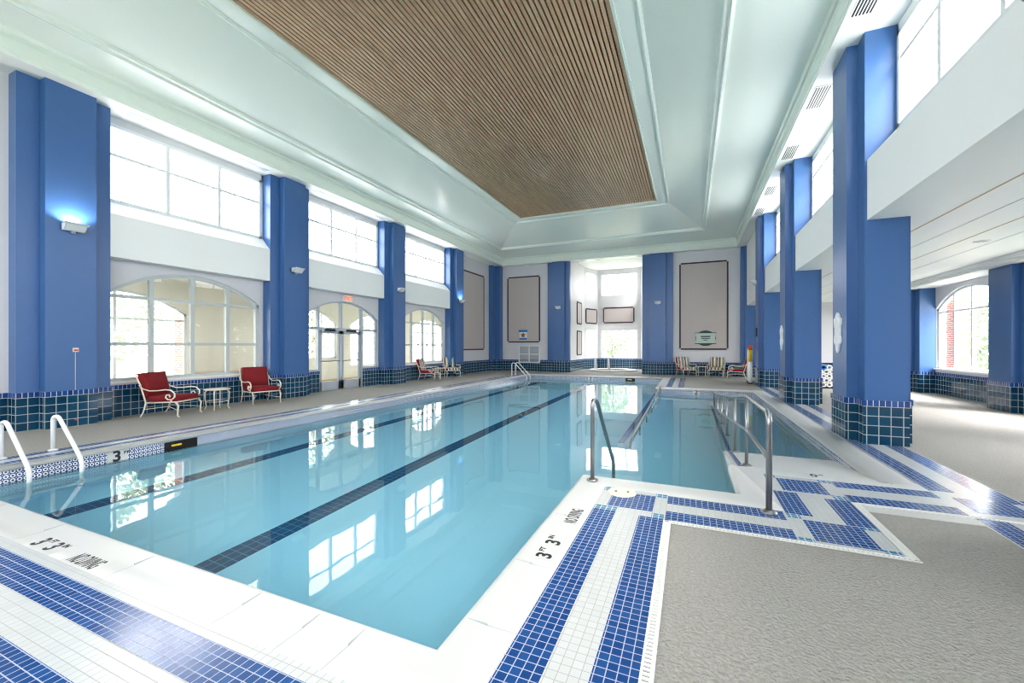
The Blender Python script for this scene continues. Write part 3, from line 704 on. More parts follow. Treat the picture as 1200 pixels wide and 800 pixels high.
# ------------------------------------------------------------------ glass doors in the middle left bay
xw = WL - .09
wn += 1; a, b, _, spring, rise = LOPS[1]
rt = empty('window_%d' % wn, (xw, 11.3, .7)); struct(rt)
f = MB(); n = 28
for i in range(n):
    ya = a + (b - a) * i / n; yb = a + (b - a) * (i + 1) / n; za, zb = arch_z(ya, a, b, spring, rise), arch_z(yb, a, b, spring, rise)
    f.prism([(ya, za - .06), (yb, zb - .06), (yb, zb), (ya, za)], xw - .05, xw + .05, 0)
f.box(xw - .05, xw + .05, a, a + .06, .7, spring); f.box(xw - .05, xw + .05, b - .06, b, .7, spring)
f.box(xw - .05, xw + .05, a, 10.2, .7, .76); f.box(xw - .05, xw + .05, 12.2, b, .7, .76); f.box(xw - .05, xw + .05, a, b, 2.10, 2.18)
f.build('window_frame', 'alu', rt)
for y in (10.21, 11.2, 12.19):
    g = MB(); z0 = 2.18 if y == 11.2 else .0
    g.box(xw - .06, xw + .06, y - .035, y + .035, z0, arch_z(y, a, b, spring, rise) - .05); g.build('mullion', 'alu', rt)
g = MB(); pts = [(xw, a + (b - a) * i / n, arch_z(a + (b - a) * i / n, a, b, spring, rise)) for i in range(n + 1)]
g.quad((xw, a, 2.14), (xw, b, 2.14), *pts[::-1]); g.quad((xw, a, .7), (xw, 10.2, .7), (xw, 10.2, 2.14), (xw, a, 2.14)); g.quad((xw, 12.2, .7), (xw, b, .7), (xw, b, 2.14), (xw, 12.2, 2.14))
g.build('glass', 'glass', rt)
for i, (y0, y1, hy) in enumerate(((10.25, 11.17, 1), (11.23, 12.15, -1))):
    d = empty('door_%d' % (i + 1), (xw, (y0 + y1) / 2, 0)); struct(d); f = MB()
    for q0, q1, z0, z1 in ((y0, y0 + .09, .01, 2.09), (y1 - .09, y1, .01, 2.09), (y0, y1, .01, .32), (y0, y1, 1.97, 2.09)): f.box(xw - .03, xw + .03, q0, q1, z0, z1)
    lf = f.build('door_leaf', 'alu', d)
    g = MB(); g.box(xw - .004, xw + .004, y0 + .09, y1 - .09, .32, 1.97); g.build('glass', 'glass', d)
    g = MB(); g.tube([(xw + .03, y0 + .07, 1.02), (xw + .09, y0 + .07, 1.02), (xw + .09, y1 - .07, 1.02), (xw + .03, y1 - .07, 1.02)], .018, 8); g.build('push_bar', 'steel', lf)
    g = MB(); g.box(xw + .03, xw + .11, y0 + .22, y0 + .62, 2.06, 2.13); g.tube([(xw + .1, y0 + .3, 2.07), (xw + .22, y0 + .5, 2.05), (xw + .06, y0 + .72, 2.07)], .012, 6); g.build('door_closer', 'dark', lf)
# exit sign under the spandrel
r = empty('exit_sign', (-11.3, 11.35, 3.24)); m = MB(); m.box(-11.40, -11.30, 11.18, 11.56, 3.12, 3.36); m.build('sign_case', 'frame', r)
m = MB(); m.box(-11.30, -11.292, 11.2, 11.54, 3.14, 3.34); M['sign_face'] = mat('exit_sign_face', (248, 226, 206), .5); m.build('sign_face', 'sign_face', r)
M['exit'] = mat('exit_letters', (222, 84, 40), .5, emit=(235, 80, 30), es=.8); text('EXIT', (-11.288, 11.37, 3.24), .19, (R90, 0, R90), r, .95, mt='exit')
tag(r, 'white box exit sign with orange letters above the glass doors', 'exit sign')

# ------------------------------------------------------------------ acoustic panels
def panel(p0, p1, z0, z1, nrm, lab):
    """fabric wall panel between plan points with dark broken trim; nrm = plan normal into the room"""
    a = Vector(p0); b = Vector(p1); d = (b - a).normalized(); n = Vector(nrm)
    c = (a + b) / 2; r = empty('acoustic_panel', (c.x, c.y, z0)); tag(r, lab, 'wall panel')
    def slab_(u0, u1, za, zb, t0, t1):
        m_ = MB(); P0 = a + d * u0 + n * t0; P1 = a + d * u1 + n * t0; P2 = a + d * u1 + n * t1; P3 = a + d * u0 + n * t1
        m_.prism([tuple(P0), tuple(P1), tuple(P2), tuple(P3)], za, zb); return m_
    w_ = (b - a).length; e = .075
    slab_(e, w_ - e, z0 + e, z1 - e, .004, .04).build('fabric', 'panel', r)
    for q_ in ((0, e, z0 + e, z1 - e), (w_ - e, w_, z0 + e, z1 - e), (e, w_ - e, z0, z0 + e), (e, w_ - e, z1 - e, z1)):
        slab_(q_[0], q_[1], q_[2], q_[3], .004, .055).build('edge_trim', 'panel_edge', r)
    return r
panel((-10.52, Y1), (-8.36, Y1), 1.75, 5.82, (0, -1), 'tall grey fabric panel with dark trim on far wall, above louvre vent')
panel((-.54, Y1), (1.78, Y1), 1.34, 5.92, (0, -1), 'largest grey fabric panel with dark trim, oval sign on it')
panel((WL, 19.65), (WL, 22.2), 1.3, 5.72, (1, 0), 'tall fabric panel with dark trim on the left side wall')
panel((-5.5, BY), (-3.42, BY), 3.08, 4.16, (0, -1), 'wide dark-trimmed panel between the bay windows')
dv = Vector((-5.85 - BX0, BY - 27.1)); a_ = Vector((BX0, 27.1)); nf = Vector((dv.y, -dv.x)).normalized()
panel(tuple(a_ + dv * .08), tuple(a_ + dv * .9), 3.03, 4.05, tuple(nf), 'small dark-trimmed panel on the angled bay wall')
panel((BX0, 26.3), (BX0, 25.1), 2.9, 4.3, (1, 0), 'upper dark-trimmed panel on the left side wall of the bay')
panel((BX0, 26.3), (BX0, 25.1), .95, 2.5, (1, 0), 'lower dark-trimmed panel on the left side wall of the bay')
# louvre vent
r = empty('louvre_vent', (-9.05, Y1 - .03, .5)); tag(r, 'pale four-part louvre vent under the left far panel', 'vent'); m = MB()
for x in (-9.72, -9.06, -8.4): m.box(x - .035, x + .035, Y1 - .06, Y1 - .012, .5, 1.58)
for z in (.5, 1.01, 1.52): m.box(-9.75, -8.37, Y1 - .06, Y1 - .012, z, z + .06)
m.build('vent_frame', 'frame', r); m = MB(); 
for x0, x1 in ((-9.69, -9.1), (-9.03, -8.43)):
    for z0 in (.57, 1.08):
        for k in range(7): m.prism([(Y1 - .05, z0 + k * .062), (Y1 - .02, z0 + k * .062 + .03), (Y1 - .02, z0 + k * .062 + .045), (Y1 - .05, z0 + k * .062 + .012)], x0, x1, 0)
m.build('louvre_blades', 'louvre', r); m = MB(); m.box(-9.7, -8.4, Y1 - .02, Y1 - .013, .52, 1.56); m.build('vent_back', 'alu', r)
# small notice with star on the left far panel
M['nblue'] = mat('notice_blue', (50, 110, 190), .5); M['ngreen'] = mat('notice_pale_green', (200, 228, 214), .5); M['nred'] = mat('notice_red', (196, 60, 52), .5)
r = empty('notice', (-9.45, Y1 - .05, 1.95)); tag(r, 'small notice with red star and blue bands on the far panel', 'sign')
m = MB(); yb = Y1 - .068; m.box(-9.7, -9.2, yb, Y1 - .045, 1.94, 2.5); m.build('notice_board', 'ngreen', r)
for q_ in ((-9.74, -9.16, 2.39, 2.52), (-9.7, -9.2, 1.93, 2.03)): m = MB(); m.box(q_[0], q_[1], yb - .006, yb, q_[2], q_[3]); m.build('blue_band', 'nblue', r)
m = MB()
m = MB(); st = []
for k in range(10):
    rr = .2 if k % 2 == 0 else .09; an = math.pi / 2 + k * math.pi / 5; st.append((-9.45 + rr * math.cos(an), 2.2 + rr * math.sin(an)))
m.prism(st, yb - .004, yb, 1); m.build('red_star', 'nred', r)
# oval sign on right far panel
M['oval'] = mat('sign_dark_green', (28, 52, 44), .4); M['pale'] = mat('sign_pale_green', (176, 196, 186), .5)
r = empty('oval_sign', (.72, Y1 - .05, 1.5)); tag(r, 'dark green oval sign with pale rectangle on the largest panel', 'sign'); yb = Y1 - .08; m = MB()
m.prism([(.72 + .48 * math.cos(t * math.pi / 20), 1.94 + .40 * math.sin(t * math.pi / 20)) for t in range(40)], yb, Y1 - .057, 1); m.build('oval_board', 'oval', r)
m = MB(); m.box(.27, 1.17, yb - .01, yb, 1.68, 2.20); m.build('pale_plate', 'pale', r)
m = MB()
for z in (1.64, 2.2): m.box(.22, 1.22, yb - .012, yb, z, z + .035)
m.box(.5, .95, yb - .013, yb - .01, 2.0, 2.06); m.box(.52, .93, yb - .013, yb - .01, 1.91, 1.95); m.box(.62, .82, yb - .013, yb - .01, 1.82, 1.85); m.build('dark_bars', 'oval', r)

# ------------------------------------------------------------------ wall sconces
def sconce_proto():
    r = empty('wall_sconce', (0, 0, 0)); m = MB()      # local: wall at x=0, lamp towards +x
    out = [(.03, 0), (.11, 0), (.20, .10), (.22, .13), (.03, .13)]
    for y0, y1 in ((-.15, -.14), (.14, .15)): m.prism([(x, z) for x, z in out], y0, y1, 1)
    m.box(.03, .11, -.15, .15, 0, .012); m.box(.03, .04, -.15, .15, 0, .13)
    m.prism([(.11, 0), (.20, .10), (.19, .105), (.105, .012)], -.15, .15, 1); m.prism([(.20, .10), (.24, .125), (.24, .135), (.19, .105)], -.17, .17, 1)
    lh = m.build('lamp_housing', 'frame', r, local=True)
    m = MB(); m.box(0, .03, -.06, .06, .02, .11); m.box(.02, .07, -.03, .03, -.04, .0); m.tube([(.06, 0, -.02), (.12, 0, -.03), (.13, 0, 0)], .008, 6); m.build('bracket', 'alu', r, local=True)
    m = MB(); m.tube([(.1, -.11, .055), (.1, .11, .055)], .012, 8); m.build('lamp_tube', 'glow', lh, local=True)
    return r
sp = sconce_proto(); first = True; SCO = []
SC = [((-10.92, YC[1], 3.74), 0, 'white wall sconce high on the nearest left column', 34), ((-10.92, YC[2], 3.74), 0, 'white wall sconce high on the second left column', 3),
      ((-10.92, YC[3], 3.76), 0, 'white wall sconce high on column right of glass doors', 3), ((-10.92, YC[4], 3.78), 0, 'white wall sconce high on left column beside the striped chairs', 22),
      ((-7.12, 23.42, 3.72), -R90, 'white wall sconce on far column left of bay', 2), ((-1.6, 23.42, 3.78), -R90, 'white wall sconce on far column right of bay', 2),
      ((2.38, YC[4], 3.95), math.pi, 'white wall sconce on the farthest right column', 2), ((2.38, YC[1] + .1, 3.98), math.pi, 'large white sconce at the top right corner', 2)]
for loc, rz, lab, pw in SC:
    o = sp if first else copy_tree(sp); first = False
    o.location = loc; o.rotation_euler = (0, 0, rz); tag(o, lab, 'wall lamp', 'wall sconces on the blue columns')
    SCO.append((o, pw))
for o, pw in SCO:
    if pw < 5: continue
    d = bpy.data.lights.new('sconce_light', 'SPOT'); d.energy = pw * 1.6; d.spot_size = math.radians(150); d.spot_blend = .6; d.shadow_soft_size = .03; d.color = (1, .97, .95)
    l = bpy.data.objects.new('sconce_light', d); S.collection.objects.link(l); l.parent = o; l.location = (.13, 0, .10); l.rotation_euler = (math.pi, 0, 0)
# switch box on nearest left column with conduit
r = empty('switch_box', (-10.92, 4.02, 1.4)); m = MB(); m.box(-10.92, -10.88, 3.975, 4.055, 1.43, 1.51); m.build('box_body', 'iron', r, bevel=.006)
m = MB(); m.box(-10.88, -10.874, 3.985, 4.045, 1.45, 1.48); m.build('button', 'nred', r); m = MB(); m.tube([(-10.912, 4.015, 1.42), (-10.912, 4.015, .7)], .005, 6); m.build('conduit', 'wall', r)
tag(r, 'small cream switch box with thin wire on nearest left column', 'switch')
m = MB(); m.lathe([(.018, 0), (.018, .012), (.01, .018)], 0, 0, 0, 12); o = m.build('red_button', 'nred'); o.rotation_euler = (0, R90, 0); o.location = (-10.907, 4.02, .13); tag(o, 'tiny red button low on nearest left column tile', 'button')
# white shield-shaped signs on the right columns (pool side)
def shield(y, z, s, lab):
    P = [(0, .33), (.05, .30), (.10, .24), (.17, .22), (.16, .12), (.12, .08), (.12, -.08), (.16, -.12), (.15, -.2), (.08, -.24), (.04, -.34), (0, -.38)]
    P = P + [(-a, b) for a, b in P[-2:0:-1]]
    m = MB(); m.prism([(y + a * s, z + b * s) for a, b in P], 2.345, 2.38, 0); r = empty('shield_sign', (2.36, y, z)); m.build('sign_plate', 'white', r, bevel=.006)
    m = MB(); m.prism([(y + a * s * .7, z + b * s * .7) for a, b in P], 2.338, 2.345, 0); m.build('raised_centre', 'white', r); tag(r, lab, 'sign'); return r
shield(YC[2] + .02, 1.80, 1.0, 'white scalloped shield sign on the nearest right column')
shield(YC[3] + .02, 1.80, 1.0, 'white scalloped shield sign on the second right column')
m = MB(); m.box(2.33, 2.38, YC[4] - .12, YC[4] + .12, 1.9, 2.25); o = m.build('wall_clock', 'dark', bevel=.05); tag(o, 'small dark wall fitting on the farthest right column', 'fitting')

# ------------------------------------------------------------------ soffit vents
def vent(x0, x1, y0, y1, lab, slots):
    r = empty('ceiling_vent', ((x0 + x1) / 2, (y0 + y1) / 2, SOF)); m = MB(); m.box(x0, x1, y0, y1, SOF - .012, SOF); m.build('vent_frame', 'soffit', r)
    m = MB()
    for k in range(slots):
        w_ = (x1 - x0 - .04) / slots; x = x0 + .02 + k * w_; m.box(x, x + w_ * .5, y0 + .03, y1 - .03, SOF - .016, SOF - .011)
    m.build('vent_slots', 'dark', r); tag(r, lab, 'air vent', 'soffit vents')
for y, lab in ((7.35, 'dark slotted air vent in right soffit, nearest the camera'), (10.0, 'dark slotted air vent in right soffit, just beyond the nearest column'), (12.55, 'dark slotted air vent in right soffit, before the second column'),
               (15.4, 'dark slotted air vent in right soffit, just past second column'), (17.6, 'dark slotted air vent in right soffit, farthest one')):
    vent(2.2, 2.5, y - .42, y + .42, lab, 6)
for y, lab in ((5.35, 'thin pale linear diffuser above first left window, near end'), (7.5, 'thin pale linear diffuser above first left window, far end'), (10.2, 'thin pale linear diffuser above doors window, near end'), (12.4, 'thin pale linear diffuser above doors window, far end')):
    r = empty('linear_diffuser', (-11.0, y, SOF)); m = MB(); m.box(-11.12, -10.9, y - .55, y + .55, SOF - .012, SOF); m.build('diffuser_frame', 'frame', r)
    m = MB(); m.box(-11.08, -11.02, y - .5, y + .5, SOF - .014, SOF - .011); m.box(-10.99, -10.93, y - .5, y + .5, SOF - .014, SOF - .011); m.build('slot', 'alu', r); tag(r, lab, 'air vent')
for y, lab in ((11.1, 'recessed downlight in the aisle ceiling, farther one'), (8.6, 'recessed downlight in the aisle ceiling, nearer one')):
    r = empty('recessed_downlight', (5.25, y, 3.6)); m = MB(); m.lathe([(.09, -.012), (.12, -.006), (.12, 0)], 5.25, y, 3.6, 20); m.build('trim_ring', 'frame', r)
    m = MB(); m.lathe([(.07, -.016), (.085, -.012)], 5.25, y, 3.6, 20); m.build('reflector', 'alu', r); tag(r, lab, 'ceiling light')

# ------------------------------------------------------------------ pool rails and ladders
def rounded(pts, r=.12, n=6):
    """polyline with rounded corners"""
    pts = [Vector(p) for p in pts]; out = [pts[0]]
    for i in range(1, len(pts) - 1):
        a = (pts[i - 1] - pts[i]); b = (pts[i + 1] - pts[i]); ra = min(r, a.length * .45, b.length * .45)
        A = pts[i] + a.normalized() * ra; B = pts[i] + b.normalized() * ra
        for k in range(n + 1):
            t = k / n; out.append(A * (1 - t) ** 2 + pts[i] * 2 * t * (1 - t) + B * t * t)
    out.append(pts[-1]); return out
def ladder(y0, y1, lab, s=1.0):
    r = empty('pool_ladder', (PX0, (y0 + y1) / 2, 0)); tag(r, lab, 'ladder')
    for y in (y0, y1):
        m = MB(); pts = rounded([(PX0 - .62, y, -.01), (PX0 - .62, y, .50 * s), (PX0 - .46, y, .53 * s), (PX0 + .22, y, -.04), (PX0 + .22, y, -1.0)], .10)
        m.tube(pts, .026, 12); hr = m.build('handrail', 'steel_w', r); m = MB(); m.lathe([(.055, .004), (.055, .02), (.03, .03)], PX0 - .62, y, .004, 16); m.build('flange', 'steel_w', hr)
    for z in (-.35, -.6, -.85):
        m = MB(); m.box(PX0 + .18, PX0 + .28, y0, y1, z, z + .03); m.build('tread', 'steel_w', r)
ladder(2.43, 2.93, 'white pool ladder in the left foreground at the pool edge')
ladder(20.0, 20.5, 'small white pool ladder at the far left corner of pool', 1.25)
# near steel grab rail
r = empty('grab_rail', (-1.03, 4.72, 0)); tag(r, 'slanting steel grab rail standing at pool corner', 'handrail')
m = MB(); m.tube(rounded([(-1.03, 4.72, 0), (-1.03, 4.72, .93), (-1.03, 4.95, .90), (-1.03, 6.15, -.16), (-1.03, 6.15, -1.1)], .09), .024, 12); m.build('rail_tube', 'steel', r)
m = MB(); m.lathe([(.065, 0), (.065, .012), (.03, .03)], -1.03, 4.72, .012, 20); m.build('flange', 'steel', r)
# ramp handrail
r = empty('ramp_handrail', (.66, 4.47, 0)); tag(r, 'long steel handrail with posts running down the pool ramp', 'handrail')
zr = lambda y: 0 if y < 6.05 else -(y - 6.05) * .1188
XR = .67
tops = [(6.15, .90), (7.67, .72), (9.3, .55), (10.8, .40), (12.4, .26), (13.9, .14)]
m = MB(); m.tube(rounded([(XR, 4.47, 0), (XR, 4.47, .93), (XR, 6.15, .90)] + [(XR, y, z) for y, z in tops[1:]] + [(XR, 13.95, .12), (XR, 13.97, -.6)], .12), .026, 12); top_r = m.build('top_rail', 'steel', r)
m = MB(); m.tube([(XR, 4.5, .50), (XR, 6.15, .46)] + [(XR, y, z - .42) for y, z in tops[1:]], .02, 10); m.build('mid_rail', 'steel', r)
for y, z in tops[:-1]:
    m = MB(); m.tube([(XR, y, zr(y)), (XR, y, z)], .02, 10); pp = m.build('post', 'steel', r)
    m = MB(); m.lathe([(.07, 0), (.07, .01), (.03, .03)], XR, y, zr(y) + .004, 20); m.build('flange', 'steel', pp)
m = MB(); m.lathe([(.07, 0), (.07, .01), (.03, .03)], XR, 4.47, .006, 20); m.build('flange', 'steel', top_r)
# low rail along the submerged wall
r = empty('submerged_handrail', (-1.0, 15.9, -.2)); tag(r, 'low handrail running just above water along the submerged wall', 'handrail')
m = MB(); m.tube(rounded([(-1.0, 16.05, -.3), (-1.0, 15.95, .06), (-1.0, 14.6, .0), (-1.0, 7.9, -.19), (-1.0, 7.7, -.6)], .15), .024, 10); m.build('top_rail', 'steel', r)
for k in range(6):
    y = 15.3 - k * 1.5; zt = .0 - (14.6 - y) * .0284; m = MB(); m.tube([(-1.0, y, -.33 if k < 1 else -1.0), (-1.0, y, zt)], .018, 8); m.build('post', 'steel', r)
# spa in the far bay
r = empty('spa_tub', (-4.45, 26.2, 0)); tag(r, 'round sunken spa tub with white rim in the far bay', 'spa')
m = MB(); m.lathe([(1.05, .02), (1.05, .07), (1.12, .09), (1.4, .09), (1.45, .05), (1.45, .0)][::-1], -4.45, 26.2, 0, 40)
m.f.pop(); m.mi.pop(); m.sm.pop(); m.build('rim', 'coping', r); m = MB(); m.lathe([(1.06, .03), (1.06, .045)], -4.45, 26.2, 0, 40); m.build('spa_surface', 'water', r)
for x, y, lab in ((-5.35, 25.4, 'white curved spa rail, left of the two'), (-4.5, 25.1, 'white curved spa rail, right of the two')):
    r = empty('spa_rail', (x, y, .0)); m = MB(); m.tube(rounded([(x, y - .2, .095), (x, y - .2, .85), (x, y + .05, .85), (x, y + .35, .1)], .12), .035, 10); m.build('rail_tube', 'steel_w', r)
    m = MB(); m.lathe([(.07, 0), (.07, .015), (.03, .03)], x, y - .2, .095, 16); m.build('flange', 'steel_w', r); tag(r, lab, 'handrail')

# ------------------------------------------------------------------ furniture
def cushion(m, x0, x1, y0, y1, z0, z1, tilt=0, piv=None, r=.03):
    """puffy box cushion: grid surface, optionally tilted about y axis"""
    n = 6; vs = []; 
    def sh(u, v, w):
        x = x0 + (x1 - x0) * u; y = y0 + (y1 - y0) * v; z = z0 + (z1 - z0) * w
        return x, y, z
    import itertools
    pts = {}; fs = []
    def vid(i, j, k):
        key = (i, j, k)
        if key not in pts:
            u, v, w_ = i / n, j / n, k / 2
            a = Vector((u * 2 - 1, v * 2 - 1, w_ * 2 - 1))
            ed = lambda t: math.copysign(1 - (1 - abs(t)) ** 1, t)
            x, y, z = sh(u, v, w_)
            pu = (1 - a.x ** 4) * (1 - a.y ** 4)
            if z1 - z0 < x1 - x0: z += a.z * .18 * (z1 - z0) * pu
            else: x += a.x * .16 * (x1 - x0) * (1 - a.y ** 4) * (1 - a.z ** 4)
            cx_, cy_ = (x0 + x1) / 2, (y0 + y1) / 2
            if abs(a.z) > .9: x = cx_ + (x - cx_) * .97; y = cy_ + (y - cy_) * .97
            p = Vector((x, y, z))
            if tilt:
                q_ = p - piv; c_, s_ = math.cos(tilt), math.sin(tilt); p = piv + Vector((q_.x * c_ + q_.z * s_, q_.y, -q_.x * s_ + q_.z * c_))
            pts[key] = len(vs); vs.append(tuple(p))
        return pts[key]
    for i in range(n):
        for j in range(n):
            fs.append((vid(i, j, 2), vid(i + 1, j, 2), vid(i + 1, j + 1, 2), vid(i, j + 1, 2)))
            fs.append((vid(i, j, 0), vid(i, j + 1, 0), vid(i + 1, j + 1, 0), vid(i + 1, j, 0)))
    for i in range(n):
        for k in range(2):
            fs.append((vid(i, 0, k), vid(i + 1, 0, k), vid(i + 1, 0, k + 1), vid(i, 0, k + 1)))
            fs.append((vid(i, n, k), vid(i, n, k + 1), vid(i + 1, n, k + 1), vid(i + 1, n, k)))
            fs.append((vid(0, i, k), vid(0, i, k + 1), vid(0, i + 1, k + 1), vid(0, i + 1, k)))
            fs.append((vid(n, i, k), vid(n, i + 1, k), vid(n, i + 1, k + 1), vid(n, i, k + 1)))
    sm = m.smooth; m.smooth = True; m.add(vs, fs); m.smooth = sm
def armchair(mt_):
    """patio armchair facing +x, origin at floor centre"""
    r = empty('patio_armchair', (0, 0, 0)); W = .34
    m = MB(); cushion(m, -.28, .36, -W + .03, W - .03, .33, .45); m.build('seat_cushion', mt_, r, local=True)
    m = MB(); cushion(m, -.40, -.27, -W + .03, W - .03, .40, .97, -.22, Vector((-.3, 0, .42))); 
    # back cushion pillow surface (built upright, tilted back)
    m.build('back_cushion', mt_, r, local=True)
    f = MB()
    for s in (-1, 1):
        f.tube([(-.30, s * W, .31), (.36, s * W, .33)], .016, 8); 
        f.tube([(-.30, s * W, .31), (-.34, s * W, .45), (-.42, s * W, .7), (-.52, s * W, .92), (-.54, s * W, .94)], .016, 8)
    f.tube([(.36, -W, .33), (.36, W, .33)], .016, 8); f.tube([(-.30, -W, .31), (-.30, W, .31)], .016, 8); f.tube([(-.54, -W, .93), (-.54, W, .93)], .014, 8)
    for k in range(4): f.tube([(-.30 + .16 * k, -W, .315), (-.30 + .16 * k, W, .315)], .008, 6)
    f.build('seat_frame', 'iron', r, local=True)
    for s in (-1, 1):
        y = s * (W + .03); a = MB()
        pts = [(-.42, y, .70), (-.34, y, .62), (-.2, y, .575), (-.02, y, .58), (.14, y, .60), (.26, y, .585), (.33, y, .52), (.33, y, .44), (.27, y, .385), (.19, y, .385), (.14, y, .43), (.16, y, .485), (.21, y, .49), (.235, y, .46), (.22, y, .44)]
        sm = []
        for i in range(len(pts) - 1):
            for t in (0, .5): sm.append(Vector(pts[i]).lerp(Vector(pts[i + 1]), t))
        sm.append(Vector(pts[-1])); a.tube(sm, .017, 8, flat=.8); a.tube([(.24, y, .385), (.25, s * W, .33)], .013, 6); a.build('armrest', 'iron', r, local=True)
    for s in (-1, 1):
        l = MB(); l.tube([(.33, s * W, .32), (.39, s * W, .25), (.375, s * W, .12), (.37, s * W, .04), (.41, s * W, .005)], [.02, .018, .015, .014, .018], 8); l.build('leg', 'iron', r, local=True)
        l = MB(); l.tube([(-.30, s * W, .31), (-.33, s * W, .2), (-.36, s * W, .1), (-.42, s * W, .005)], [.018, .016, .014, .016], 8); l.build('leg', 'iron', r, local=True)
    b = MB(); b.tube([(-.34, -W, .17), (0, -W * .3, .2), (.37, -W, .15)], .008, 6); b.tube([(-.34, W, .17), (0, W * .3, .2), (.37, W, .15)], .008, 6); b.build('brace', 'iron', r, local=True)
    return r
def side_table():
    r = empty('side_table', (0, 0, 0)); m = MB(); m.lathe([(.24, .475), (.27, .48), (.28, .49), (.27, .50), (.0, .505)], 0, 0, 0, 28); m.build('table_top', 'iron', r, local=True)
    for k in range(4):
        a = math.pi / 4 + k * R90; c_, s_ = math.cos(a), math.sin(a); l = MB()
        l.tube([(c_ * .20, s_ * .20, .48), (c_ * .25, s_ * .25, .42), (c_ * .245, s_ * .245, .25), (c_ * .22, s_ * .22, .08), (c_ * .26, s_ * .26, .005)], [.016, .017, .014, .012, .016], 8); l.build('leg', 'iron', r, local=True)
    m = MB(); m.tube([(.22 * math.cos(t * math.pi / 8), .22 * math.sin(t * math.pi / 8), .2) for t in range(16)], .007, 6, closed=True); m.build('stretcher_ring', 'iron', r, local=True)
    return r
ca = armchair('red'); ca.location = (-10.7, 5.54, 0); ca.rotation_euler = (0, 0, math.radians(25)); tag(ca, 'red cushioned patio armchair with scroll arms, nearest on left', 'chair', 'red patio armchairs')
cb = copy_tree(ca); cb.location = (-10.74, 7.66, 0); cb.rotation_euler = (0, 0, math.radians(-14)); tag(cb, 'red cushioned patio armchair, right of the small white table', 'chair', 'red patio armchairs')
cs = armchair('stripe'); cs.location = (-10.85, 15.75, 0); cs.rotation_euler = (0, 0, math.radians(12)); G_ = 'striped patio armchairs'
tag(cs, 'striped patio armchair turned sideways against left wall, nearer of two', 'chair', G_)
for x, y, rz, lab in ((-10.95, 17.75, -38, 'striped patio armchair beside fourth left column, farther of two'), (-.2, 23.1, -62, 'striped patio armchair on far wall, left of the small table'),
                      (1.2, 23.2, -98, 'striped patio armchair on far wall, just right of small table'), (2.02, 22.45, 176, 'striped patio armchair in side view by the far right corner column')):
    o = copy_tree(cs); o.location = (x, y, 0); o.rotation_euler = (0, 0, math.radians(rz)); tag(o, lab, 'chair', G_)
ta = side_table(); ta.location = (-10.62, 6.45, 0); tag(ta, 'small round white side table between the two red armchairs', 'table', 'side tables')
for x, y, lab in ((-10.95, 16.75, 'small white side table between striped chairs on left'), (.54, 23.25, 'small white side table between striped chairs at far wall')):
    o = copy_tree(ta); o.location = (x, y, 0); tag(o, lab, 'table', 'side tables')

# rescue boards beside the farthest right column
def board(x, y, z1, lab, mt_='foam'):
    r = empty('rescue_board', (x, y, 0)); m = MB(); m.box(x - .03, x + .03, y - .13, y + .13, .06, z1 - .1); m.prism([(y - .13, z1 - .1), (y - .08, z1), (y + .08, z1), (y + .13, z1 - .1)][::-1], x - .03, x + .03, 0); m.build('board', mt_, r, bevel=.01)
    m = MB(); m.box(x - .06, x + .06, y - .15, y + .15, 0, .06); m.build('foot', 'dark', r); tag(r, lab, 'rescue board')
board(2.26, 20.15, 1.42, 'tall white rescue board on black foot, farthest left of column'); board(2.28, 19.7, 1.32, 'white rescue board on black foot, middle one by column'); 
r = empty('rescue_tube', (2.24, 19.3, 0)); m = MB(); m.tube([(2.24, 19.3, .06), (2.24, 19.3, .9)], .07, 12); m.build('white_body', 'foam', r); m = MB(); m.tube([(2.24, 19.3, .9), (2.24, 19.3, 1.38)], .07, 12); m.build('yellow_section', 'yellow', r)
m = MB(); m.tube([(2.24, 19.3, 1.38), (2.24, 19.3, 1.58)], .075, 12); m.build('orange_top', 'orange', r); m = MB(); m.box(2.15, 2.33, 19.21, 19.39, 0, .06); m.build('foot', 'dark', r); tag(r, 'upright rescue tube with orange top and yellow section by column', 'rescue tube')
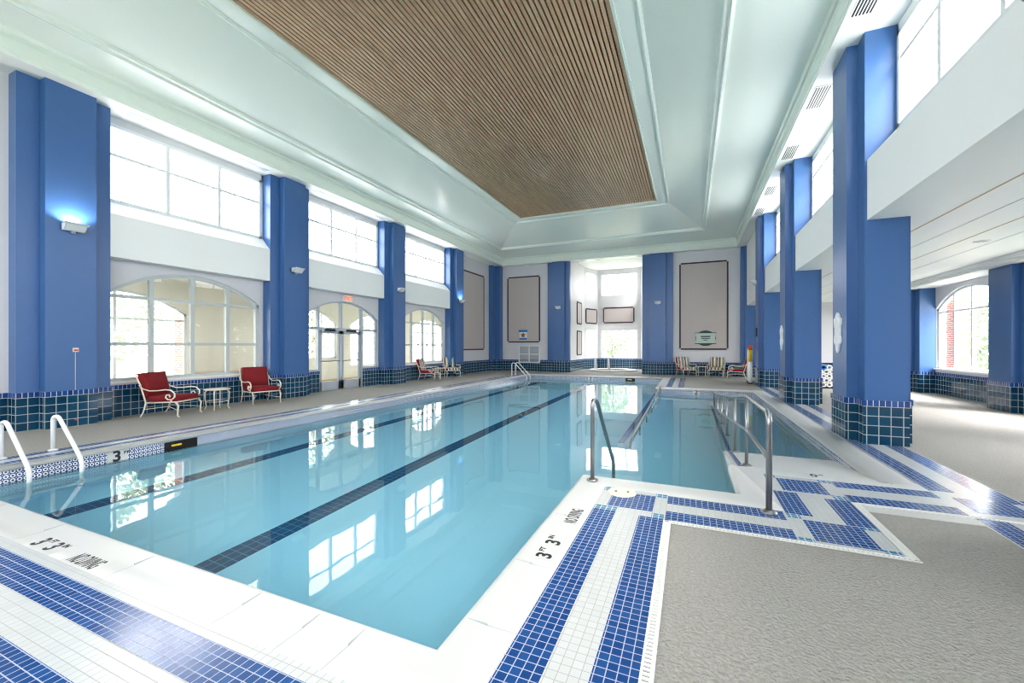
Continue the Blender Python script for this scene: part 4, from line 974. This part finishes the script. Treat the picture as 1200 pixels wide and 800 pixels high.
# bin of foam rolls in the aisle
r = empty('foam_roll_bin', (4.75, 18.75, 0)); tag(r, 'dark bin holding the stacked foam rolls behind second column', 'bin')
m = MB(); m.box(4.17, 5.09, 18.3, 19.3, 0, .05); m.box(4.17, 5.09, 19.26, 19.3, .05, .9); m.box(4.14, 4.17, 18.3, 19.3, 0, .9); m.box(5.09, 5.12, 18.3, 19.3, 0, .9); m.build('bin_frame', 'dark', r)
proto = None; rows = 5
for j in range(rows):
    nn = 5 if j % 2 == 0 else 4; row = ['bottom row', 'second row from the bottom', 'middle row', 'second row from the top', 'top row'][j]
    for i in range(nn):
        x = 4.27 + i * .18 + (.09 if j % 2 else 0); z = .05 + .089 + j * .157
        if proto is None:
            m = MB(); n = 16; 
            ro, ri, y0_, y1_ = .087, .052, -.5, .45; v = []; fs = []
            for yy, rr in ((y0_, ro), (y1_, ro), (y0_, ri), (y1_, ri)):
                v += [(rr * math.cos(2 * math.pi * k / n), yy, rr * math.sin(2 * math.pi * k / n)) for k in range(n)]
            for k in range(n):
                k2 = (k + 1) % n; fs += [(k, k2, n + k2, n + k)[::-1], (2 * n + k, 2 * n + k2, 3 * n + k2, 3 * n + k), (k, k2, 2 * n + k2, 2 * n + k), (n + k, n + k2, 3 * n + k2, 3 * n + k)[::-1]]
            m.add(v, fs); proto = m.build('foam_roll', 'foam'); pb = proto.data.copy(); pb.materials.clear(); pb.materials.append(M['foam_b']); o = proto
        else: o = proto.copy(); S.collection.objects.link(o)
        blue = j == rows - 1 and i in (1, 3)
        if blue: o.data = pb
        o.location = (x, 18.8, z)
        if blue: tag(o, 'blue hollow foam roll on top of the pile in bin', 'foam roll', 'blue foam rolls on top of the bin')
        else: tag(o, 'white hollow foam roll in the %s of the aisle bin' % row, 'foam roll', 'white foam rolls, ' + row)

# ------------------------------------------------------------------ outside
m = MB(); m.box(-90, -14.4, -60, 110, -.6, -.35); m.box(8, 90, -60, 110, -.6, -.35); m.box(-14.4, 8, 29, 110, -.6, -.35); m.box(-14.4, 8, -60, -4.2, -.6, -.35); struct(m.build('ground', 'grass'))
m = MB(); m.box(7.75, 8.1, 17.75, 18.2, -.35, 4.2); tag(m.build('brick_pier', 'brick'), 'red brick pier outside the right aisle window', 'brick pier')
m = MB(); m.box(-14.8, -14.42, 7.72, 7.95, -.35, 4.0); tag(m.build('brick_pier', 'brick'), 'red brick pier outside the corridor window', 'brick pier')
def tree(x, y, h, wd, lab, sd):
    rnd = random.Random(sd); r = empty('tree', (x, y, -.35)); tag(r, lab, 'tree'); m = MB(); m.tube([(x, y, -.35), (x + .1, y, h * .35), (x, y + .1, h * .75)], [.16, .12, .05], 8)
    for k in range(5):
        a = k * 1.26; m.tube([(x, y, h * (.3 + .08 * k)), (x + wd * .45 * math.cos(a), y + wd * .45 * math.sin(a), h * (.5 + .08 * k))], [.05, .02], 6)
    m.build('trunk', 'bark', r); m = MB()
    for k in range(2600):
        while True:
            p = Vector((rnd.uniform(-1, 1), rnd.uniform(-1, 1), rnd.uniform(-1, 1)))
            if p.length < 1: break
        p = p.normalized() * p.length ** .5; p *= 1 + .18 * math.sin(5 * p.x + sd) * math.cos(6 * p.y + 4 * p.z)
        c_ = Vector((x + p.x * wd, y + p.y * wd, h * .58 + p.z * h * .45)); n_ = Vector((rnd.uniform(-1, 1), rnd.uniform(-1, 1), rnd.uniform(-.3, 1))).normalized()
        t_ = n_.orthogonal().normalized(); b_ = n_.cross(t_); s_ = rnd.uniform(.09, .18); m.quad(c_ - t_ * s_, c_ - b_ * s_ * .5, c_ + t_ * s_, c_ + b_ * s_ * .5)
    m.build('foliage', 'leaf', r)
TR = [(-22, 8.5, 5.5, 2.2, 'tree outside the first left window'), (-26, 15, 6.5, 2.6, 'tall tree beyond the corridor between first window and doors'), (-20, 5.3, 3.2, 1.5, 'low shrub-like tree seen through nearest left window'),
      (-23, 20, 6, 2.4, 'tree beyond the corridor seen through the glass doors'), (-24, 29, 6, 2.6, 'tree outside third left window'),
      (12.5, 24.5, 3.6, 1.8, 'small green tree outside right aisle window'), (13.5, 20, 3.2, 1.6, 'low green tree at the edge of right aisle window'),
      (-6.3, 37, 4.2, 1.6, 'tree behind the far bay, left'), (-2.4, 38, 4.0, 1.7, 'tree behind the far bay, middle')]
for i, t_ in enumerate(TR): tree(*t_, i + 3)
